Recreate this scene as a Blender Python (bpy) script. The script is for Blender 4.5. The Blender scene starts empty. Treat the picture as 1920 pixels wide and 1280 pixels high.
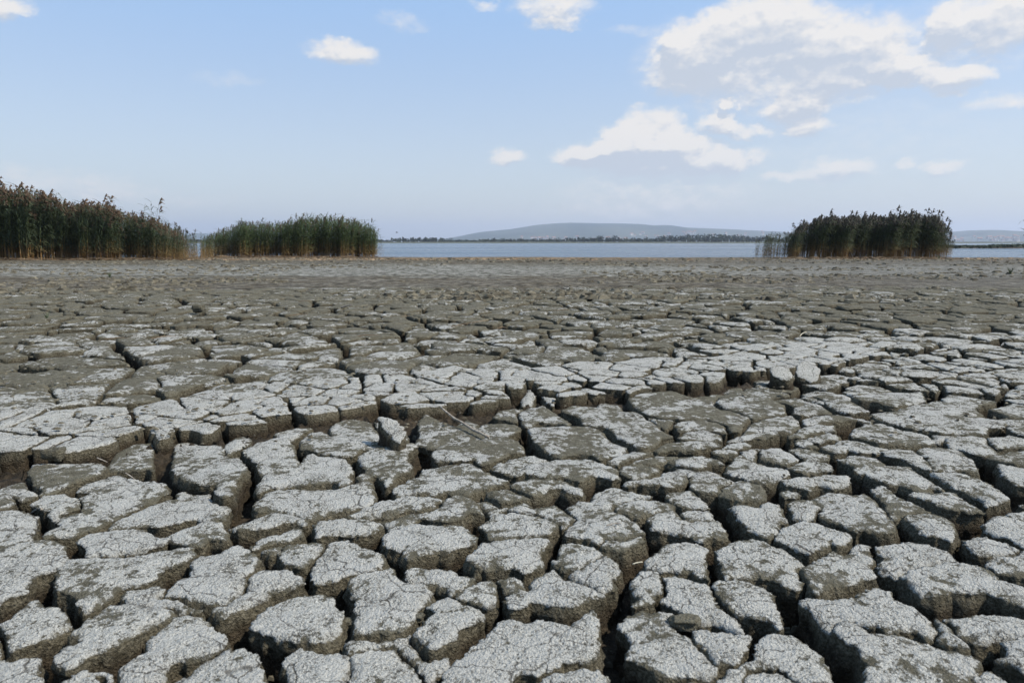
import bpy, math, random
import numpy as np
from mathutils import Vector
random.seed(7); RNG = np.random.default_rng(7)
C = bpy.context.scene.collection
SC = bpy.context.scene
PI = math.pi

# ------------------------------------------------------------------ camera
CAM_H = 0.80
PITCH = math.atan(185.5/1280)
cam = bpy.data.cameras.new('camera'); camo = bpy.data.objects.new('camera', cam); C.objects.link(camo)
camo.location = (0, 0, CAM_H); camo.rotation_euler = (PI/2 - PITCH, 0, 0)
cam.lens = 24; cam.sensor_width = 36; cam.clip_start = 0.05; cam.clip_end = 40000
cam.dof.use_dof = True; cam.dof.focus_distance = 5.5; cam.dof.aperture_fstop = 8
SC.camera = camo

# ------------------------------------------------------------------ light
SUN_EL, SUN_AZ = 52, 106            # azimuth clockwise from +Y (the view direction): the sun stands to the right, a little behind
sun = bpy.data.lights.new('sun', 'SUN'); suno = bpy.data.objects.new('sun', sun); C.objects.link(suno)
sun.energy = 4.6; sun.angle = math.radians(0.6); sun.color = (1.0, 0.94, 0.85)
d = Vector((math.sin(math.radians(SUN_AZ))*math.cos(math.radians(SUN_EL)), math.cos(math.radians(SUN_AZ))*math.cos(math.radians(SUN_EL)), math.sin(math.radians(SUN_EL))))
suno.rotation_euler = d.to_track_quat('Z', 'Y').to_euler(); suno.location = (5, -5, 12)
SC.view_settings.view_transform = 'Standard'; SC.view_settings.look = 'None'
SC.view_settings.gamma = 1; SC.view_settings.use_curve_mapping = False
SC.view_settings.exposure = 0.50
SC.cycles.use_denoising = True
SC.cycles.max_bounces = 6; SC.cycles.diffuse_bounces = 3; SC.cycles.volume_bounces = 0

class NT:
    def __init__(s, tree): s.t = tree; s.n = tree.nodes; s.l = tree.links
    def add(s, typ, **kw):
        n = s.n.new(typ)
        for k, v in kw.items():
            if k.startswith('i_'): s.set(n, k[2:], v)
            else: setattr(n, k, v)
        return n
    def set(s, n, key, v):
        inp = n.inputs[int(key)] if str(key).isdigit() else n.inputs[key.replace('_', ' ')]
        if hasattr(v, 'is_output') : s.l.new(v, inp)
        else: inp.default_value = v
    def m(s, op, a, b=None, c=None, clamp=False):
        n = s.n.new('ShaderNodeMath'); n.operation = op; n.use_clamp = clamp
        for i, v in enumerate((a, b, c)):
            if v is None: continue
            if hasattr(v, 'is_output'): s.l.new(v, n.inputs[i])
            else: n.inputs[i].default_value = v
        return n.outputs[0]
    def ss(s, v, a, b, o0=0.0, o1=1.0, smooth=True):
        n = s.n.new('ShaderNodeMapRange'); n.interpolation_type = 'SMOOTHSTEP' if smooth else 'LINEAR'
        s.l.new(v, n.inputs[0])
        for i, q in enumerate((a, b, o0, o1)): n.inputs[i+1].default_value = q
        return n.outputs[0]
    def mix(s, f, a, b, blend='MIX'):
        n = s.n.new('ShaderNodeMix'); n.data_type = 'RGBA'; n.blend_type = blend; n.clamp_factor = True
        for i, v in ((0, f), (6, a), (7, b)):
            if hasattr(v, 'is_output'): s.l.new(v, n.inputs[i])
            else: n.inputs[i].default_value = v if i == 0 else (*v[:3], 1)
        return n.outputs[2]
    def noise(s, vec, scale, detail=4, rough=0.55, dist=0.0, out=0):
        n = s.n.new('ShaderNodeTexNoise'); s.l.new(vec, n.inputs['Vector'])
        n.inputs['Scale'].default_value = scale; n.inputs['Detail'].default_value = detail
        n.inputs['Roughness'].default_value = rough; n.inputs['Distortion'].default_value = dist
        return n.outputs[out]
    def vscale(s, vec, sx, sy, sz):
        n = s.n.new('ShaderNodeVectorMath'); n.operation = 'MULTIPLY'; s.l.new(vec, n.inputs[0]); n.inputs[1].default_value = (sx, sy, sz)
        return n.outputs[0]

def cam_dir(px, py):
    a, b = (px-960)/1280, (py-640)/1280
    ct, st = math.cos(PITCH), math.sin(PITCH)
    return np.array([a, ct - b*st, -st - b*ct])

# ------------------------------------------------------------------ sky
world = bpy.data.worlds.new('World'); SC.world = world; world.use_nodes = True
W = NT(world.node_tree); W.n.clear()
sky = W.add('ShaderNodeTexSky', sky_type='NISHITA', sun_disc=False)
sky.sun_elevation = math.radians(SUN_EL); sky.sun_rotation = math.radians(SUN_AZ)
sky.air_density = 1.0; sky.dust_density = 1.6; sky.ozone_density = 1.5; sky.altitude = 100
tc = W.add('ShaderNodeTexCoord')
sep = W.add('ShaderNodeSeparateXYZ'); W.l.new(tc.outputs['Generated'], sep.inputs[0])
az = W.m('ARCTAN2', sep.outputs[0], sep.outputs[1]); el = W.m('ARCSINE', sep.outputs[2])
comb = W.add('ShaderNodeCombineXYZ'); W.l.new(az, comb.inputs[0]); W.l.new(el, comb.inputs[1])
CLOUDS = [  # px, py, rx, ry, strength
 (10,12,60,24,1.15),(640,98,82,30,1.25),(770,50,50,16,.42),(735,32,50,14,.38),(1040,12,95,30,1.0),(1040,46,70,16,.85),(910,8,40,10,.6),
 (1420,105,265,105,1.15),(1290,125,95,55,.8),(1320,80,80,60,.8),(1590,100,130,60,.65),(1430,30,130,55,.75),(1480,70,150,50,.35),(1260,80,30,24,.6),(1560,170,110,30,.6),
 (1790,70,210,75,.62),(1890,25,150,60,.8),(1775,45,40,30,.75),(1690,135,62,32,1.05),(1795,150,70,24,1.0),
 (1490,206,72,26,1.0),(1340,228,42,26,1.1),(1385,246,70,16,.8),(1505,240,60,18,.85),(1372,194,18,13,.9),
 (1220,246,78,54,1.5),(1170,262,60,38,1.1),(1120,284,60,26,.8),(1275,268,60,34,.9),(1155,272,60,34,1.0),(1090,294,74,24,1.0),(1345,310,90,32,.95),(1225,300,215,40,1.2),(1215,285,130,44,.7),(1220,365,240,56,.62),
 (950,294,46,20,1.15),(1565,322,90,26,.75),(1465,332,50,12,.6),(1765,318,46,18,.85),(1705,305,22,12,.6),
 (110,345,190,34,.62),(300,375,200,24,.4),(430,150,80,16,.36),(1180,60,60,14,.4),(1620,250,400,160,.30),(1100,420,700,50,.30),(1880,190,90,16,.5)]
def cloud_group():
    g = bpy.data.node_groups.new('cloud_body', 'ShaderNodeTree')
    g.interface.new_socket('P', in_out='INPUT', socket_type='NodeSocketVector')
    g.interface.new_socket('Density', in_out='OUTPUT', socket_type='NodeSocketFloat')
    G = NT(g); gi = G.add('NodeGroupInput'); go = G.add('NodeGroupOutput'); p0 = gi.outputs[0]
    # billowing outline: shift the look-up point by noise
    wv = G.add('ShaderNodeTexNoise'); G.l.new(G.vscale(p0, 1, 1.5, 1), wv.inputs['Vector']); wv.inputs['Scale'].default_value = 24; wv.inputs['Detail'].default_value = 7; wv.inputs['Roughness'].default_value = .6
    wv.noise_dimensions = '2D'
    sb = G.add('ShaderNodeVectorMath', operation='SUBTRACT'); G.l.new(wv.outputs[1], sb.inputs[0]); sb.inputs[1].default_value = (.5, .5, .5)
    sc_ = G.add('ShaderNodeVectorMath', operation='MULTIPLY'); G.l.new(sb.outputs[0], sc_.inputs[0]); sc_.inputs[1].default_value = (.05, .03, 0)
    ad = G.add('ShaderNodeVectorMath', operation='ADD'); G.l.new(p0, ad.inputs[0]); G.l.new(sc_.outputs[0], ad.inputs[1]); p = ad.outputs[0]
    tot = None
    for px, py, rx, ry, s in CLOUDS:
        dv = cam_dir(px, py); dv = dv/np.linalg.norm(dv)
        a0, e0 = math.atan2(dv[0], dv[1]), math.asin(dv[2])
        k = 1280*math.sqrt(1+((px-960)/1280)**2)
        su = G.add('ShaderNodeVectorMath', operation='SUBTRACT'); G.l.new(p, su.inputs[0]); su.inputs[1].default_value = (a0, e0, 0)
        mu = G.add('ShaderNodeVectorMath', operation='MULTIPLY'); G.l.new(su.outputs[0], mu.inputs[0]); mu.inputs[1].default_value = (k/rx*1.06, 1280/ry*1.08, 0)
        dt = G.add('ShaderNodeVectorMath', operation='DOT_PRODUCT'); G.l.new(mu.outputs[0], dt.inputs[0]); G.l.new(mu.outputs[0], dt.inputs[1])
        v = G.m('MULTIPLY', G.m('SUBTRACT', 1.0, dt.outputs['Value'], clamp=True), s)
        tot = v if tot is None else G.m('ADD', tot, v)
    # the sky outside the frame carries on with scattered soft clouds of the same kind
    sp = G.add('ShaderNodeSeparateXYZ'); G.l.new(p0, sp.inputs[0])
    out = G.ss(G.m('ABSOLUTE', sp.outputs[0]), .72, 1.0); up = G.ss(sp.outputs[1], .40, .60)
    outside = G.m('MAXIMUM', out, up)
    gn = G.ss(G.noise(G.vscale(p0, 1, 1.6, 1), 3.2, 5, .55), .52, .75, 0, 1.1)
    tot = G.m('ADD', tot, G.m('MULTIPLY', outside, gn))
    nz = G.noise(G.vscale(p0, 1, 1.7, 1), 38, 8, .62)
    f = G.m('ADD', tot, G.m('MULTIPLY', G.m('SUBTRACT', nz, .5), G.m('MULTIPLY', G.ss(tot, .02, .6), 1.35)))
    G.l.new(f, go.inputs[0]); return g
cg = cloud_group()
def cgrp(dx, dy):
    n = W.add('ShaderNodeGroup', node_tree=cg); a = W.add('ShaderNodeVectorMath', operation='ADD'); W.l.new(comb.outputs[0], a.inputs[0]); a.inputs[1].default_value = (dx, dy, 0)
    W.l.new(a.outputs[0], n.inputs[0]); return n.outputs[0]
d0 = cgrp(0, 0); d1 = cgrp(.003, .012)
cover = W.ss(d0, .04, 1.15)
lf_ = W.m('ADD', W.m('MULTIPLY', W.m('SUBTRACT', d0, d1), 1.3), .78)      # billows: pale where the body thins upwards, greyer underneath
shade = W.m('SUBTRACT', 1.0, W.m('SUBTRACT', lf_, W.m('MULTIPLY', W.ss(d1, .35, 1.7), .55)), clamp=True)
lit = W.mix(shade, (6.25, 6.0, 5.7), (3.95, 4.3, 4.85))
# pale humid veil low in the sky
base = W.mix(W.ss(el, .0, .50, .50, .0), sky.outputs[0], (5.25, 5.45, 5.65))
base = W.mix(W.m('MULTIPLY', W.ss(el, .02, .5, 0, 1), .55), base, (2.9, 5.2, 8.7))
skyc = W.mix(W.m('MULTIPLY', cover, W.ss(el, 0.0, .16, .62, .93)), base, lit)
bg = W.add('ShaderNodeBackground'); W.l.new(skyc, bg.inputs[0]); bg.inputs[1].default_value = .105
wo = W.add('ShaderNodeOutputWorld'); W.l.new(bg.outputs[0], wo.inputs[0])

# ------------------------------------------------------------------ numpy noise
def _hash(ix, iy, iz, seed):
    h = (ix.astype(np.int64)*374761393 + iy.astype(np.int64)*668265263 + iz.astype(np.int64)*2147483647 + seed*1274126177) & 0xFFFFFFFF
    h = ((h ^ (h >> 13))*1274126177) & 0xFFFFFFFF
    h = ((h ^ (h >> 16))*2246822519) & 0xFFFFFFFF
    return ((h ^ (h >> 15)) & 0xFFFF)/65535.0
def vnoise(x, y, z=None, seed=0):
    x = np.asarray(x, float); y = np.asarray(y, float)
    ix = np.floor(x); iy = np.floor(y); fx = x-ix; fy = y-iy
    fx = fx*fx*fx*(fx*(fx*6-15)+10); fy = fy*fy*fy*(fy*(fy*6-15)+10)
    if z is None:
        z0 = np.zeros_like(ix)
        a = _hash(ix, iy, z0, seed); b = _hash(ix+1, iy, z0, seed); c = _hash(ix, iy+1, z0, seed); dd = _hash(ix+1, iy+1, z0, seed)
        return (a*(1-fx)+b*fx)*(1-fy) + (c*(1-fx)+dd*fx)*fy - .5
    z = np.asarray(z, float)+0*x; iz = np.floor(z); fz = z-iz; fz = fz*fz*(3-2*fz)
    r = 0
    for k, wz in ((0, 1-fz), (1, fz)):
        a = _hash(ix, iy, iz+k, seed); b = _hash(ix+1, iy, iz+k, seed); c = _hash(ix, iy+1, iz+k, seed); dd = _hash(ix+1, iy+1, iz+k, seed)
        r = r + wz*((a*(1-fx)+b*fx)*(1-fy) + (c*(1-fx)+dd*fx)*fy)
    return r - .5
def fbm(x, y, f, o=3, seed=0, z=None):
    r = 0; a = 1.0; n = 0
    for k in range(o):
        ca, sa = math.cos(k*1.1), math.sin(k*1.1)
        r = r + a*vnoise((x*ca-y*sa)*f, (x*sa+y*ca)*f, None if z is None else z*f, seed+k*17); n += a; a *= .5; f *= 2.03
    return r/n
def sstep(x, a, b):
    t = np.clip((x-a)/(b-a), 0, 1); return t*t*(3-2*t)

# ------------------------------------------------------------------ mesh helpers
def raw_mesh(name, co, faces, mats, quads=True, attrs=None, mi=None, smooth=True):
    """co (n,3) array; faces (m,3|4) array"""
    me = bpy.data.meshes.new(name); n = len(co); co = np.asarray(co, np.float32); faces = np.asarray(faces, np.int32)
    k = faces.shape[1]; me.vertices.add(n); me.vertices.foreach_set('co', co.ravel())
    me.loops.add(len(faces)*k); me.loops.foreach_set('vertex_index', faces.ravel())
    me.polygons.add(len(faces)); me.polygons.foreach_set('loop_start', np.arange(0, len(faces)*k, k, dtype=np.int32))
    me.polygons.foreach_set('loop_total', np.full(len(faces), k, np.int32))
    me.polygons.foreach_set('use_smooth', np.full(len(faces), smooth))
    for m_ in mats: me.materials.append(m_)
    if mi is not None: me.polygons.foreach_set('material_index', np.asarray(mi, np.int32))
    for a, v in (attrs or {}).items():
        at = me.attributes.new(a, 'FLOAT', 'POINT'); at.data.foreach_set('value', np.asarray(v, np.float32))
    me.update(calc_edges=True); return me
def link(name, me, parent=None, loc=None, kind=None, label=None, cat=None, group=None):
    o = bpy.data.objects.new(name, me); C.objects.link(o)
    if parent is not None: o.parent = parent
    if loc is not None: o.location = loc
    for k, v in (('kind', kind), ('label', label), ('category', cat), ('group', group)):
        if v: o[k] = v
    return o
class MB:
    def __init__(s): s.v = []; s.f = []; s.mi = []
    def add(s, vs, fs, mi=0):
        b = len(s.v); s.v += [tuple(q) for q in vs]; s.f += [tuple(b+i for i in f) for f in fs]; s.mi += [mi]*len(fs)
    def tube(s, pts, rad, n=5, mi=0):
        vs = []; fs = []
        for i, p in enumerate(pts):
            p = Vector(p); q = Vector(pts[min(i+1, len(pts)-1)]) - Vector(pts[max(i-1, 0)]); q.normalize()
            a = q.orthogonal().normalized(); b = q.cross(a)
            for k in range(n):
                t = 2*PI*k/n; vs.append(p + (a*math.cos(t)+b*math.sin(t))*rad[i])
        for i in range(len(pts)-1):
            for k in range(n): fs.append((i*n+k, i*n+(k+1) % n, (i+1)*n+(k+1) % n, (i+1)*n+k))
        fs.append(tuple(range(n-1, -1, -1))); fs.append(tuple((len(pts)-1)*n+k for k in range(n)))
        s.add(vs, fs, mi)
    def box(s, x0, x1, y0, y1, z0, z1, mi=0):
        s.add([(x0,y0,z0),(x1,y0,z0),(x1,y1,z0),(x0,y1,z0),(x0,y0,z1),(x1,y0,z1),(x1,y1,z1),(x0,y1,z1)],
              [(0,3,2,1),(4,5,6,7),(0,1,5,4),(1,2,6,5),(2,3,7,6),(3,0,4,7)], mi)
    def blob(s, c, r, seed, mi=0, jag=.25, nu=7, nv=4):
        rr = random.Random(seed); vs = [(c[0], c[1], c[2]-r[2])]; fs = []
        for j in range(1, nv):
            for i in range(nu):
                t = PI*j/nv; p = 2*PI*i/nu; k = 1+rr.uniform(-jag, jag)
                vs.append((c[0]+r[0]*k*math.sin(t)*math.cos(p), c[1]+r[1]*k*math.sin(t)*math.sin(p), c[2]-r[2]*k*math.cos(t)))
        vs.append((c[0], c[1], c[2]+r[2]))
        for i in range(nu): fs.append((0, 1+(i+1) % nu, 1+i))
        for j in range(nv-2):
            for i in range(nu): a = 1+j*nu; fs.append((a+i, a+(i+1) % nu, a+nu+(i+1) % nu, a+nu+i))
        a = 1+(nv-2)*nu
        for i in range(nu): fs.append((a+i, a+(i+1) % nu, len(vs)-1))
        s.add(vs, fs, mi)
    def mesh(s, name, mats, smooth=False):
        me = bpy.data.meshes.new(name); me.from_pydata(s.v, [], s.f)
        for m_ in mats: me.materials.append(m_)
        me.polygons.foreach_set('material_index', s.mi)
        if smooth: me.polygons.foreach_set('use_smooth', [True]*len(s.f))
        me.update(); return me

# ------------------------------------------------------------------ materials
def new_mat(name):
    m_ = bpy.data.materials.new(name); m_.use_nodes = True; N = NT(m_.node_tree); b = m_.node_tree.nodes['Principled BSDF']
    b.inputs['Roughness'].default_value = .9; b.inputs['Specular IOR Level'].default_value = .15
    return m_, N, b
def attr(N, name):
    a = N.add('ShaderNodeAttribute', attribute_name=name); return a.outputs['Fac']
def mat_plate():
    m_, N, b = new_mat('dried_mud'); geo = N.add('ShaderNodeNewGeometry'); P = geo.outputs['Position']
    edge, deep, tone = attr(N, 'edge'), attr(N, 'deep'), attr(N, 'crust')
    big = N.noise(P, 5.5, 4, .6); mid = N.noise(P, 34, 5, .65); fine = N.noise(P, 125, 5, .7, .6); grain = N.noise(P, 420, 3, .7)
    flake = N.add('ShaderNodeTexVoronoi', feature='F1'); N.l.new(P, flake.inputs['Vector']); flake.inputs['Scale'].default_value = 150; flake.inputs['Detail'].default_value = 1
    # salt crust: thin pale skin with ragged edge, worn off near rims and in patches
    e = N.ss(edge, 0.0, .012, -.16, .06)
    cr = N.m('ADD', N.m('ADD', N.m('MULTIPLY', N.m('SUBTRACT', mid, .5), 1.9), N.m('MULTIPLY', N.m('SUBTRACT', big, .5), 2.1)), N.m('ADD', e, N.m('ADD', N.m('MULTIPLY', N.m('SUBTRACT', fine, .5), .8), tone)))
    crust = N.ss(cr, .42, .58)
    pits = N.ss(N.m('ADD', N.m('ADD', N.m('MULTIPLY', fine, .6), N.m('MULTIPLY', grain, .4)), N.m('MULTIPLY', N.m('SUBTRACT', N.noise(P, 11, 4, .6), .5), .35)), .40, .50, 1, 0)
    wcol = N.mix(N.ss(grain, .38, .62), (.21, .206, .18), (.505, .498, .452))
    wcol = N.mix(N.ss(big, .35, .65, 0, .6), wcol, (.345, .343, .318))
    wcol = N.mix(N.m('MULTIPLY', pits, .9), wcol, (.045, .041, .030))
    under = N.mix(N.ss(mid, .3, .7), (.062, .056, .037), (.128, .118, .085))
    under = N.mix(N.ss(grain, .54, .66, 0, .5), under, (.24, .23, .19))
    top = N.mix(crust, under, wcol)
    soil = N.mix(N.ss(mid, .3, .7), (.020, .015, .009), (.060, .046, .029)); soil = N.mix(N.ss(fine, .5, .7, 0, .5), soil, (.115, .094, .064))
    soil = N.mix(N.ss(deep, .010, .055, 1, 0), soil, N.mix(N.ss(fine, .4, .6), (.052, .045, .028), (.132, .117, .081)))  # wall soil painted darker with depth, adding crack shade to its brown
    wn = N.add('ShaderNodeVectorMath', operation='MULTIPLY_ADD'); N.l.new(N.noise(P, 22, 4, .65, 0, 1), wn.inputs[0]); wn.inputs[1].default_value = (.05, .05, 0); N.l.new(P, wn.inputs[2])
    hv = N.add('ShaderNodeTexVoronoi', feature='DISTANCE_TO_EDGE'); N.l.new(N.vscale(wn.outputs[0], 1, 1, 0), hv.inputs['Vector']); hv.inputs['Scale'].default_value = 11
    hair = N.m('MULTIPLY', N.ss(hv.outputs[0], .004, .022, 1, 0), N.ss(big, .44, .56))
    top = N.mix(N.m('MULTIPLY', hair, .85), top, (.035, .03, .022))
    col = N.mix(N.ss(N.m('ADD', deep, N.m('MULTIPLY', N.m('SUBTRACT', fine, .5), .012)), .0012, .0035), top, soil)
    N.l.new(col, b.inputs['Base Color'])
    h = N.m('ADD', N.m('MULTIPLY', fine, .9), N.m('ADD', N.m('MULTIPLY', mid, .8), N.m('ADD', N.m('MULTIPLY', N.m('SUBTRACT', crust, hair), .25), N.m('MULTIPLY', flake.outputs['Distance'], .5))))
    bp = N.add('ShaderNodeBump'); bp.inputs['Strength'].default_value = .85; bp.inputs['Distance'].default_value = .014; N.l.new(h, bp.inputs['Height']); N.l.new(bp.outputs[0], b.inputs['Normal'])
    return m_
def mat_ground():
    m_, N, b = new_mat('lakebed_soil'); geo = N.add('ShaderNodeNewGeometry'); P = geo.outputs['Position']
    sp = N.add('ShaderNodeSeparateXYZ'); N.l.new(P, sp.inputs[0]); Y = sp.outputs[1]; X = sp.outputs[0]
    st = N.noise(N.vscale(P, .16, .8, 1), 1.0, 5, .6); st2 = N.noise(N.vscale(P, .5, 1.3, 1), 1.6, 6, .7); mid = N.noise(P, 5, 7, .75); fine = N.noise(P, 42, 5, .75); soil_n = N.noise(P, 30, 6, .7)
    YW = N.m('ADD', Y, N.m('MULTIPLY', N.m('SUBTRACT', st, .5), 7.0))
    near_soil = N.mix(N.ss(soil_n, .3, .7), (.018, .014, .009), (.06, .046, .03))
    olive = N.mix(N.ss(mid, .42, .6), (.030, .026, .015), (.118, .106, .074))
    grey = N.mix(N.ss(mid, .42, .58), (.060, .057, .044), (.245, .24, .21))
    brown = N.mix(N.ss(mid, .42, .6), (.034, .025, .014), (.115, .09, .058))
    tan = N.mix(N.ss(mid, .40, .6), (.045, .031, .018), (.20, .15, .095))
    w = N.m('MULTIPLY', N.ss(st2, .42, .58), 1.0)
    far = N.mix(w, olive, grey)
    # pale stripe, brown stripe and litter band, following the old water lines
    far = N.mix(N.m('MULTIPLY', N.m('MULTIPLY', N.ss(YW, 10.5, 12.5), N.ss(YW, 15, 17, 1, 0)), .55), far, brown)
    far = N.mix(N.m('MULTIPLY', N.m('MULTIPLY', N.ss(YW, 16, 17.5), N.ss(YW, 21, 24, 1, 0)), .75), far, grey)
    far = N.mix(N.m('MULTIPLY', N.ss(YW, 23, 28), .8), far, N.mix(N.ss(st2, .45, .6), brown, olive))
    far = N.mix(N.m('MULTIPLY', N.ss(YW, 30, 33.5), N.ss(X, 6, 16, .9, .35)), far, tan)
    far = N.mix(N.ss(X, 2, 11, 0, .35), far, (.10, .097, .088))
    specks = N.ss(fine, .60, .68, 0, .6); far = N.mix(specks, far, (.29, .28, .24))
    dk = N.ss(N.noise(N.vscale(P, 1.2, .55, 1), 2.2, 6, .75), .54, .62, 0, .85); far = N.mix(dk, far, (.030, .025, .016))
    far = N.mix(N.ss(Y, 60, 90), far, (.07, .075, .05))
    col = N.mix(N.ss(attr(N, 'rise'), .0, 1.0), near_soil, far)
    N.l.new(col, b.inputs['Base Color'])
    v = N.add('ShaderNodeTexVoronoi', feature='DISTANCE_TO_EDGE'); N.l.new(N.vscale(P, 1, 1, .2), v.inputs['Vector']); v.inputs['Scale'].default_value = 4.2
    crk = N.ss(v.outputs[0], .0, .09, 0, 1)
    h = N.m('ADD', N.m('MULTIPLY', mid, .06), N.m('ADD', N.m('MULTIPLY', fine, .02), N.m('MULTIPLY', crk, N.ss(Y, 9, 16, .03, .0))))
    bp = N.add('ShaderNodeBump'); bp.inputs['Strength'].default_value = 1; bp.inputs['Distance'].default_value = 1.0; N.l.new(h, bp.inputs['Height']); N.l.new(bp.outputs[0], b.inputs['Normal'])
    return m_
def mat_simple(name, c1, c2, scale=6, rough=.85, rnd=.0):
    m_, N, b = new_mat(name); geo = N.add('ShaderNodeNewGeometry')
    n = N.noise(geo.outputs['Position'], scale, 4, .6); col = N.mix(N.ss(n, .35, .65), c1, c2)
    if rnd:
        oi = N.add('ShaderNodeObjectInfo'); hs = N.add('ShaderNodeHueSaturation'); N.l.new(col, hs.inputs['Color'])
        N.l.new(N.ss(oi.outputs['Random'], 0, 1, 1-rnd, 1+rnd, False), hs.inputs['Value']); col = hs.outputs[0]
    N.l.new(col, b.inputs['Base Color']); b.inputs['Roughness'].default_value = rough
    return m_
def mat_stem():
    m_, N, b = new_mat('reed_stem'); geo = N.add('ShaderNodeNewGeometry'); sp = N.add('ShaderNodeSeparateXYZ'); N.l.new(geo.outputs['Position'], sp.inputs[0])
    n = N.noise(geo.outputs['Position'], 3.2, 3, .6)
    z = N.m('ADD', sp.outputs[2], N.m('MULTIPLY', N.m('SUBTRACT', n, .5), 1.1))
    col = N.mix(N.ss(z, .35, 1.2), N.mix(N.ss(n, .4, .6), (.20, .105, .035), (.33, .215, .095)), (.065, .08, .03))
    N.l.new(col, b.inputs['Base Color']); return m_
def mat_leaf(name, c1, c2, top):
    m_, N, b = new_mat(name); geo = N.add('ShaderNodeNewGeometry'); sp = N.add('ShaderNodeSeparateXYZ'); N.l.new(geo.outputs['Position'], sp.inputs[0])
    n = N.noise(geo.outputs['Position'], 2.4, 4, .7); n2 = N.noise(geo.outputs['Position'], 14, 2, .6)
    col = N.mix(N.ss(n2, .35, .65), c1, c2)
    col = N.mix(N.m('MULTIPLY', N.ss(n, .50, .72), .8), col, top)
    col = N.mix(N.ss(geo.outputs['Random Per Island'], 0, 1, 0, .75), N.mix(.55, col, (.008, .012, .006)), N.mix(.35, col, (.16, .19, .11)))
    low = N.ss(N.m('ADD', sp.outputs[2], N.m('MULTIPLY', N.m('SUBTRACT', n, .5), 1.2)), .15, .75, .8, 0)
    col = N.mix(low, col, (.19, .125, .05))
    N.l.new(col, b.inputs['Base Color']); b.inputs['Roughness'].default_value = .6
    tr = N.add('ShaderNodeBsdfTranslucent'); N.l.new(col, tr.inputs[0]); mx = N.add('ShaderNodeMixShader'); mx.inputs[0].default_value = .22
    N.l.new(b.outputs[0], mx.inputs[1]); N.l.new(tr.outputs[0], mx.inputs[2])
    out = [n_ for n_ in N.n if n_.type == 'OUTPUT_MATERIAL'][0]; N.l.new(mx.outputs[0], out.inputs[0]); return m_
def mat_water():
    m_, N, b = new_mat('lake_water'); geo = N.add('ShaderNodeNewGeometry'); P = geo.outputs['Position']
    b.inputs['Base Color'].default_value = (.035, .06, .085, 1); b.inputs['Roughness'].default_value = .07; b.inputs['IOR'].default_value = 1.33; b.inputs['Specular IOR Level'].default_value = .36
    n = N.noise(N.vscale(P, 1.0, 1.0, 1), 1.6, 5, .6); n2 = N.noise(N.vscale(P, .02, .06, 1), 1.0, 4, .6)
    N.l.new(N.ss(n2, .35, .7, .10, .24), b.inputs['Roughness'])
    bp = N.add('ShaderNodeBump'); bp.inputs['Strength'].default_value = 1.0; bp.inputs['Distance'].default_value = .30; N.l.new(n, bp.inputs['Height']); N.l.new(bp.outputs[0], b.inputs['Normal'])
    return m_
def mat_hill():
    m_, N, b = new_mat('wooded_hillside'); geo = N.add('ShaderNodeNewGeometry'); P = geo.outputs['Position']
    a = N.noise(P, .0035, 6, .62); c = N.noise(P, .02, 4, .7)
    col = N.mix(N.ss(a, .40, .60), (.022, .036, .024), (.055, .066, .04)); col = N.mix(N.ss(c, .56, .68, 0, .7), col, (.13, .125, .09))
    N.l.new(col, b.inputs['Base Color']); return m_
M_PLATE, M_GROUND, M_WATER, M_HILL = mat_plate(), mat_ground(), mat_water(), mat_hill()
M_STEM = mat_stem()
M_LEAF = mat_leaf('reed_leaf', (.030, .048, .024), (.085, .120, .065), (.11, .105, .04))
M_LEAF_G = mat_leaf('reed_leaf_fresh', (.034, .058, .018), (.10, .148, .05), (.16, .165, .05))
M_LEAF_D = mat_leaf('reed_leaf_dull', (.028, .040, .019), (.078, .098, .046), (.095, .09, .04))
M_PLUME = mat_simple('reed_plume', (.060, .040, .026), (.115, .078, .05), 9)
M_PLUME_D = mat_simple('reed_plume_grey', (.045, .040, .032), (.085, .074, .058), 9)
M_TREE = mat_simple('far_tree_foliage', (.022, .032, .024), (.042, .053, .034), .3, rnd=.3)
M_TRUNK = mat_simple('far_tree_trunk', (.08, .06, .04), (.12, .09, .06), 2)
M_WALL = mat_simple('house_plaster', (.40, .375, .34), (.52, .50, .46), .1, rnd=.12); M_ROOF = mat_simple('roof_tiles', (.24, .11, .07), (.32, .16, .10), .3)
M_GLASS = mat_simple('dark_glass', (.03, .04, .05), (.05, .06, .07), 1, .2)
M_STICK = mat_simple('weathered_wood', (.16, .135, .105), (.30, .27, .225), 60); M_STRAW = mat_simple('pale_straw', (.42, .38, .28), (.55, .50, .38), 60)
M_CLOD = mat_simple('dry_clod', (.045, .038, .025), (.14, .125, .09), 3.5)
M_LITTER = mat_simple('reed_litter', (.085, .055, .032), (.24, .175, .11), 2.5)
M_BIRD = mat_simple('bird_feather', (.05, .05, .055), (.11, .11, .115), 8)
M_WEED = mat_simple('weed_leaf', (.05, .075, .035), (.11, .13, .07), 12)

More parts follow.
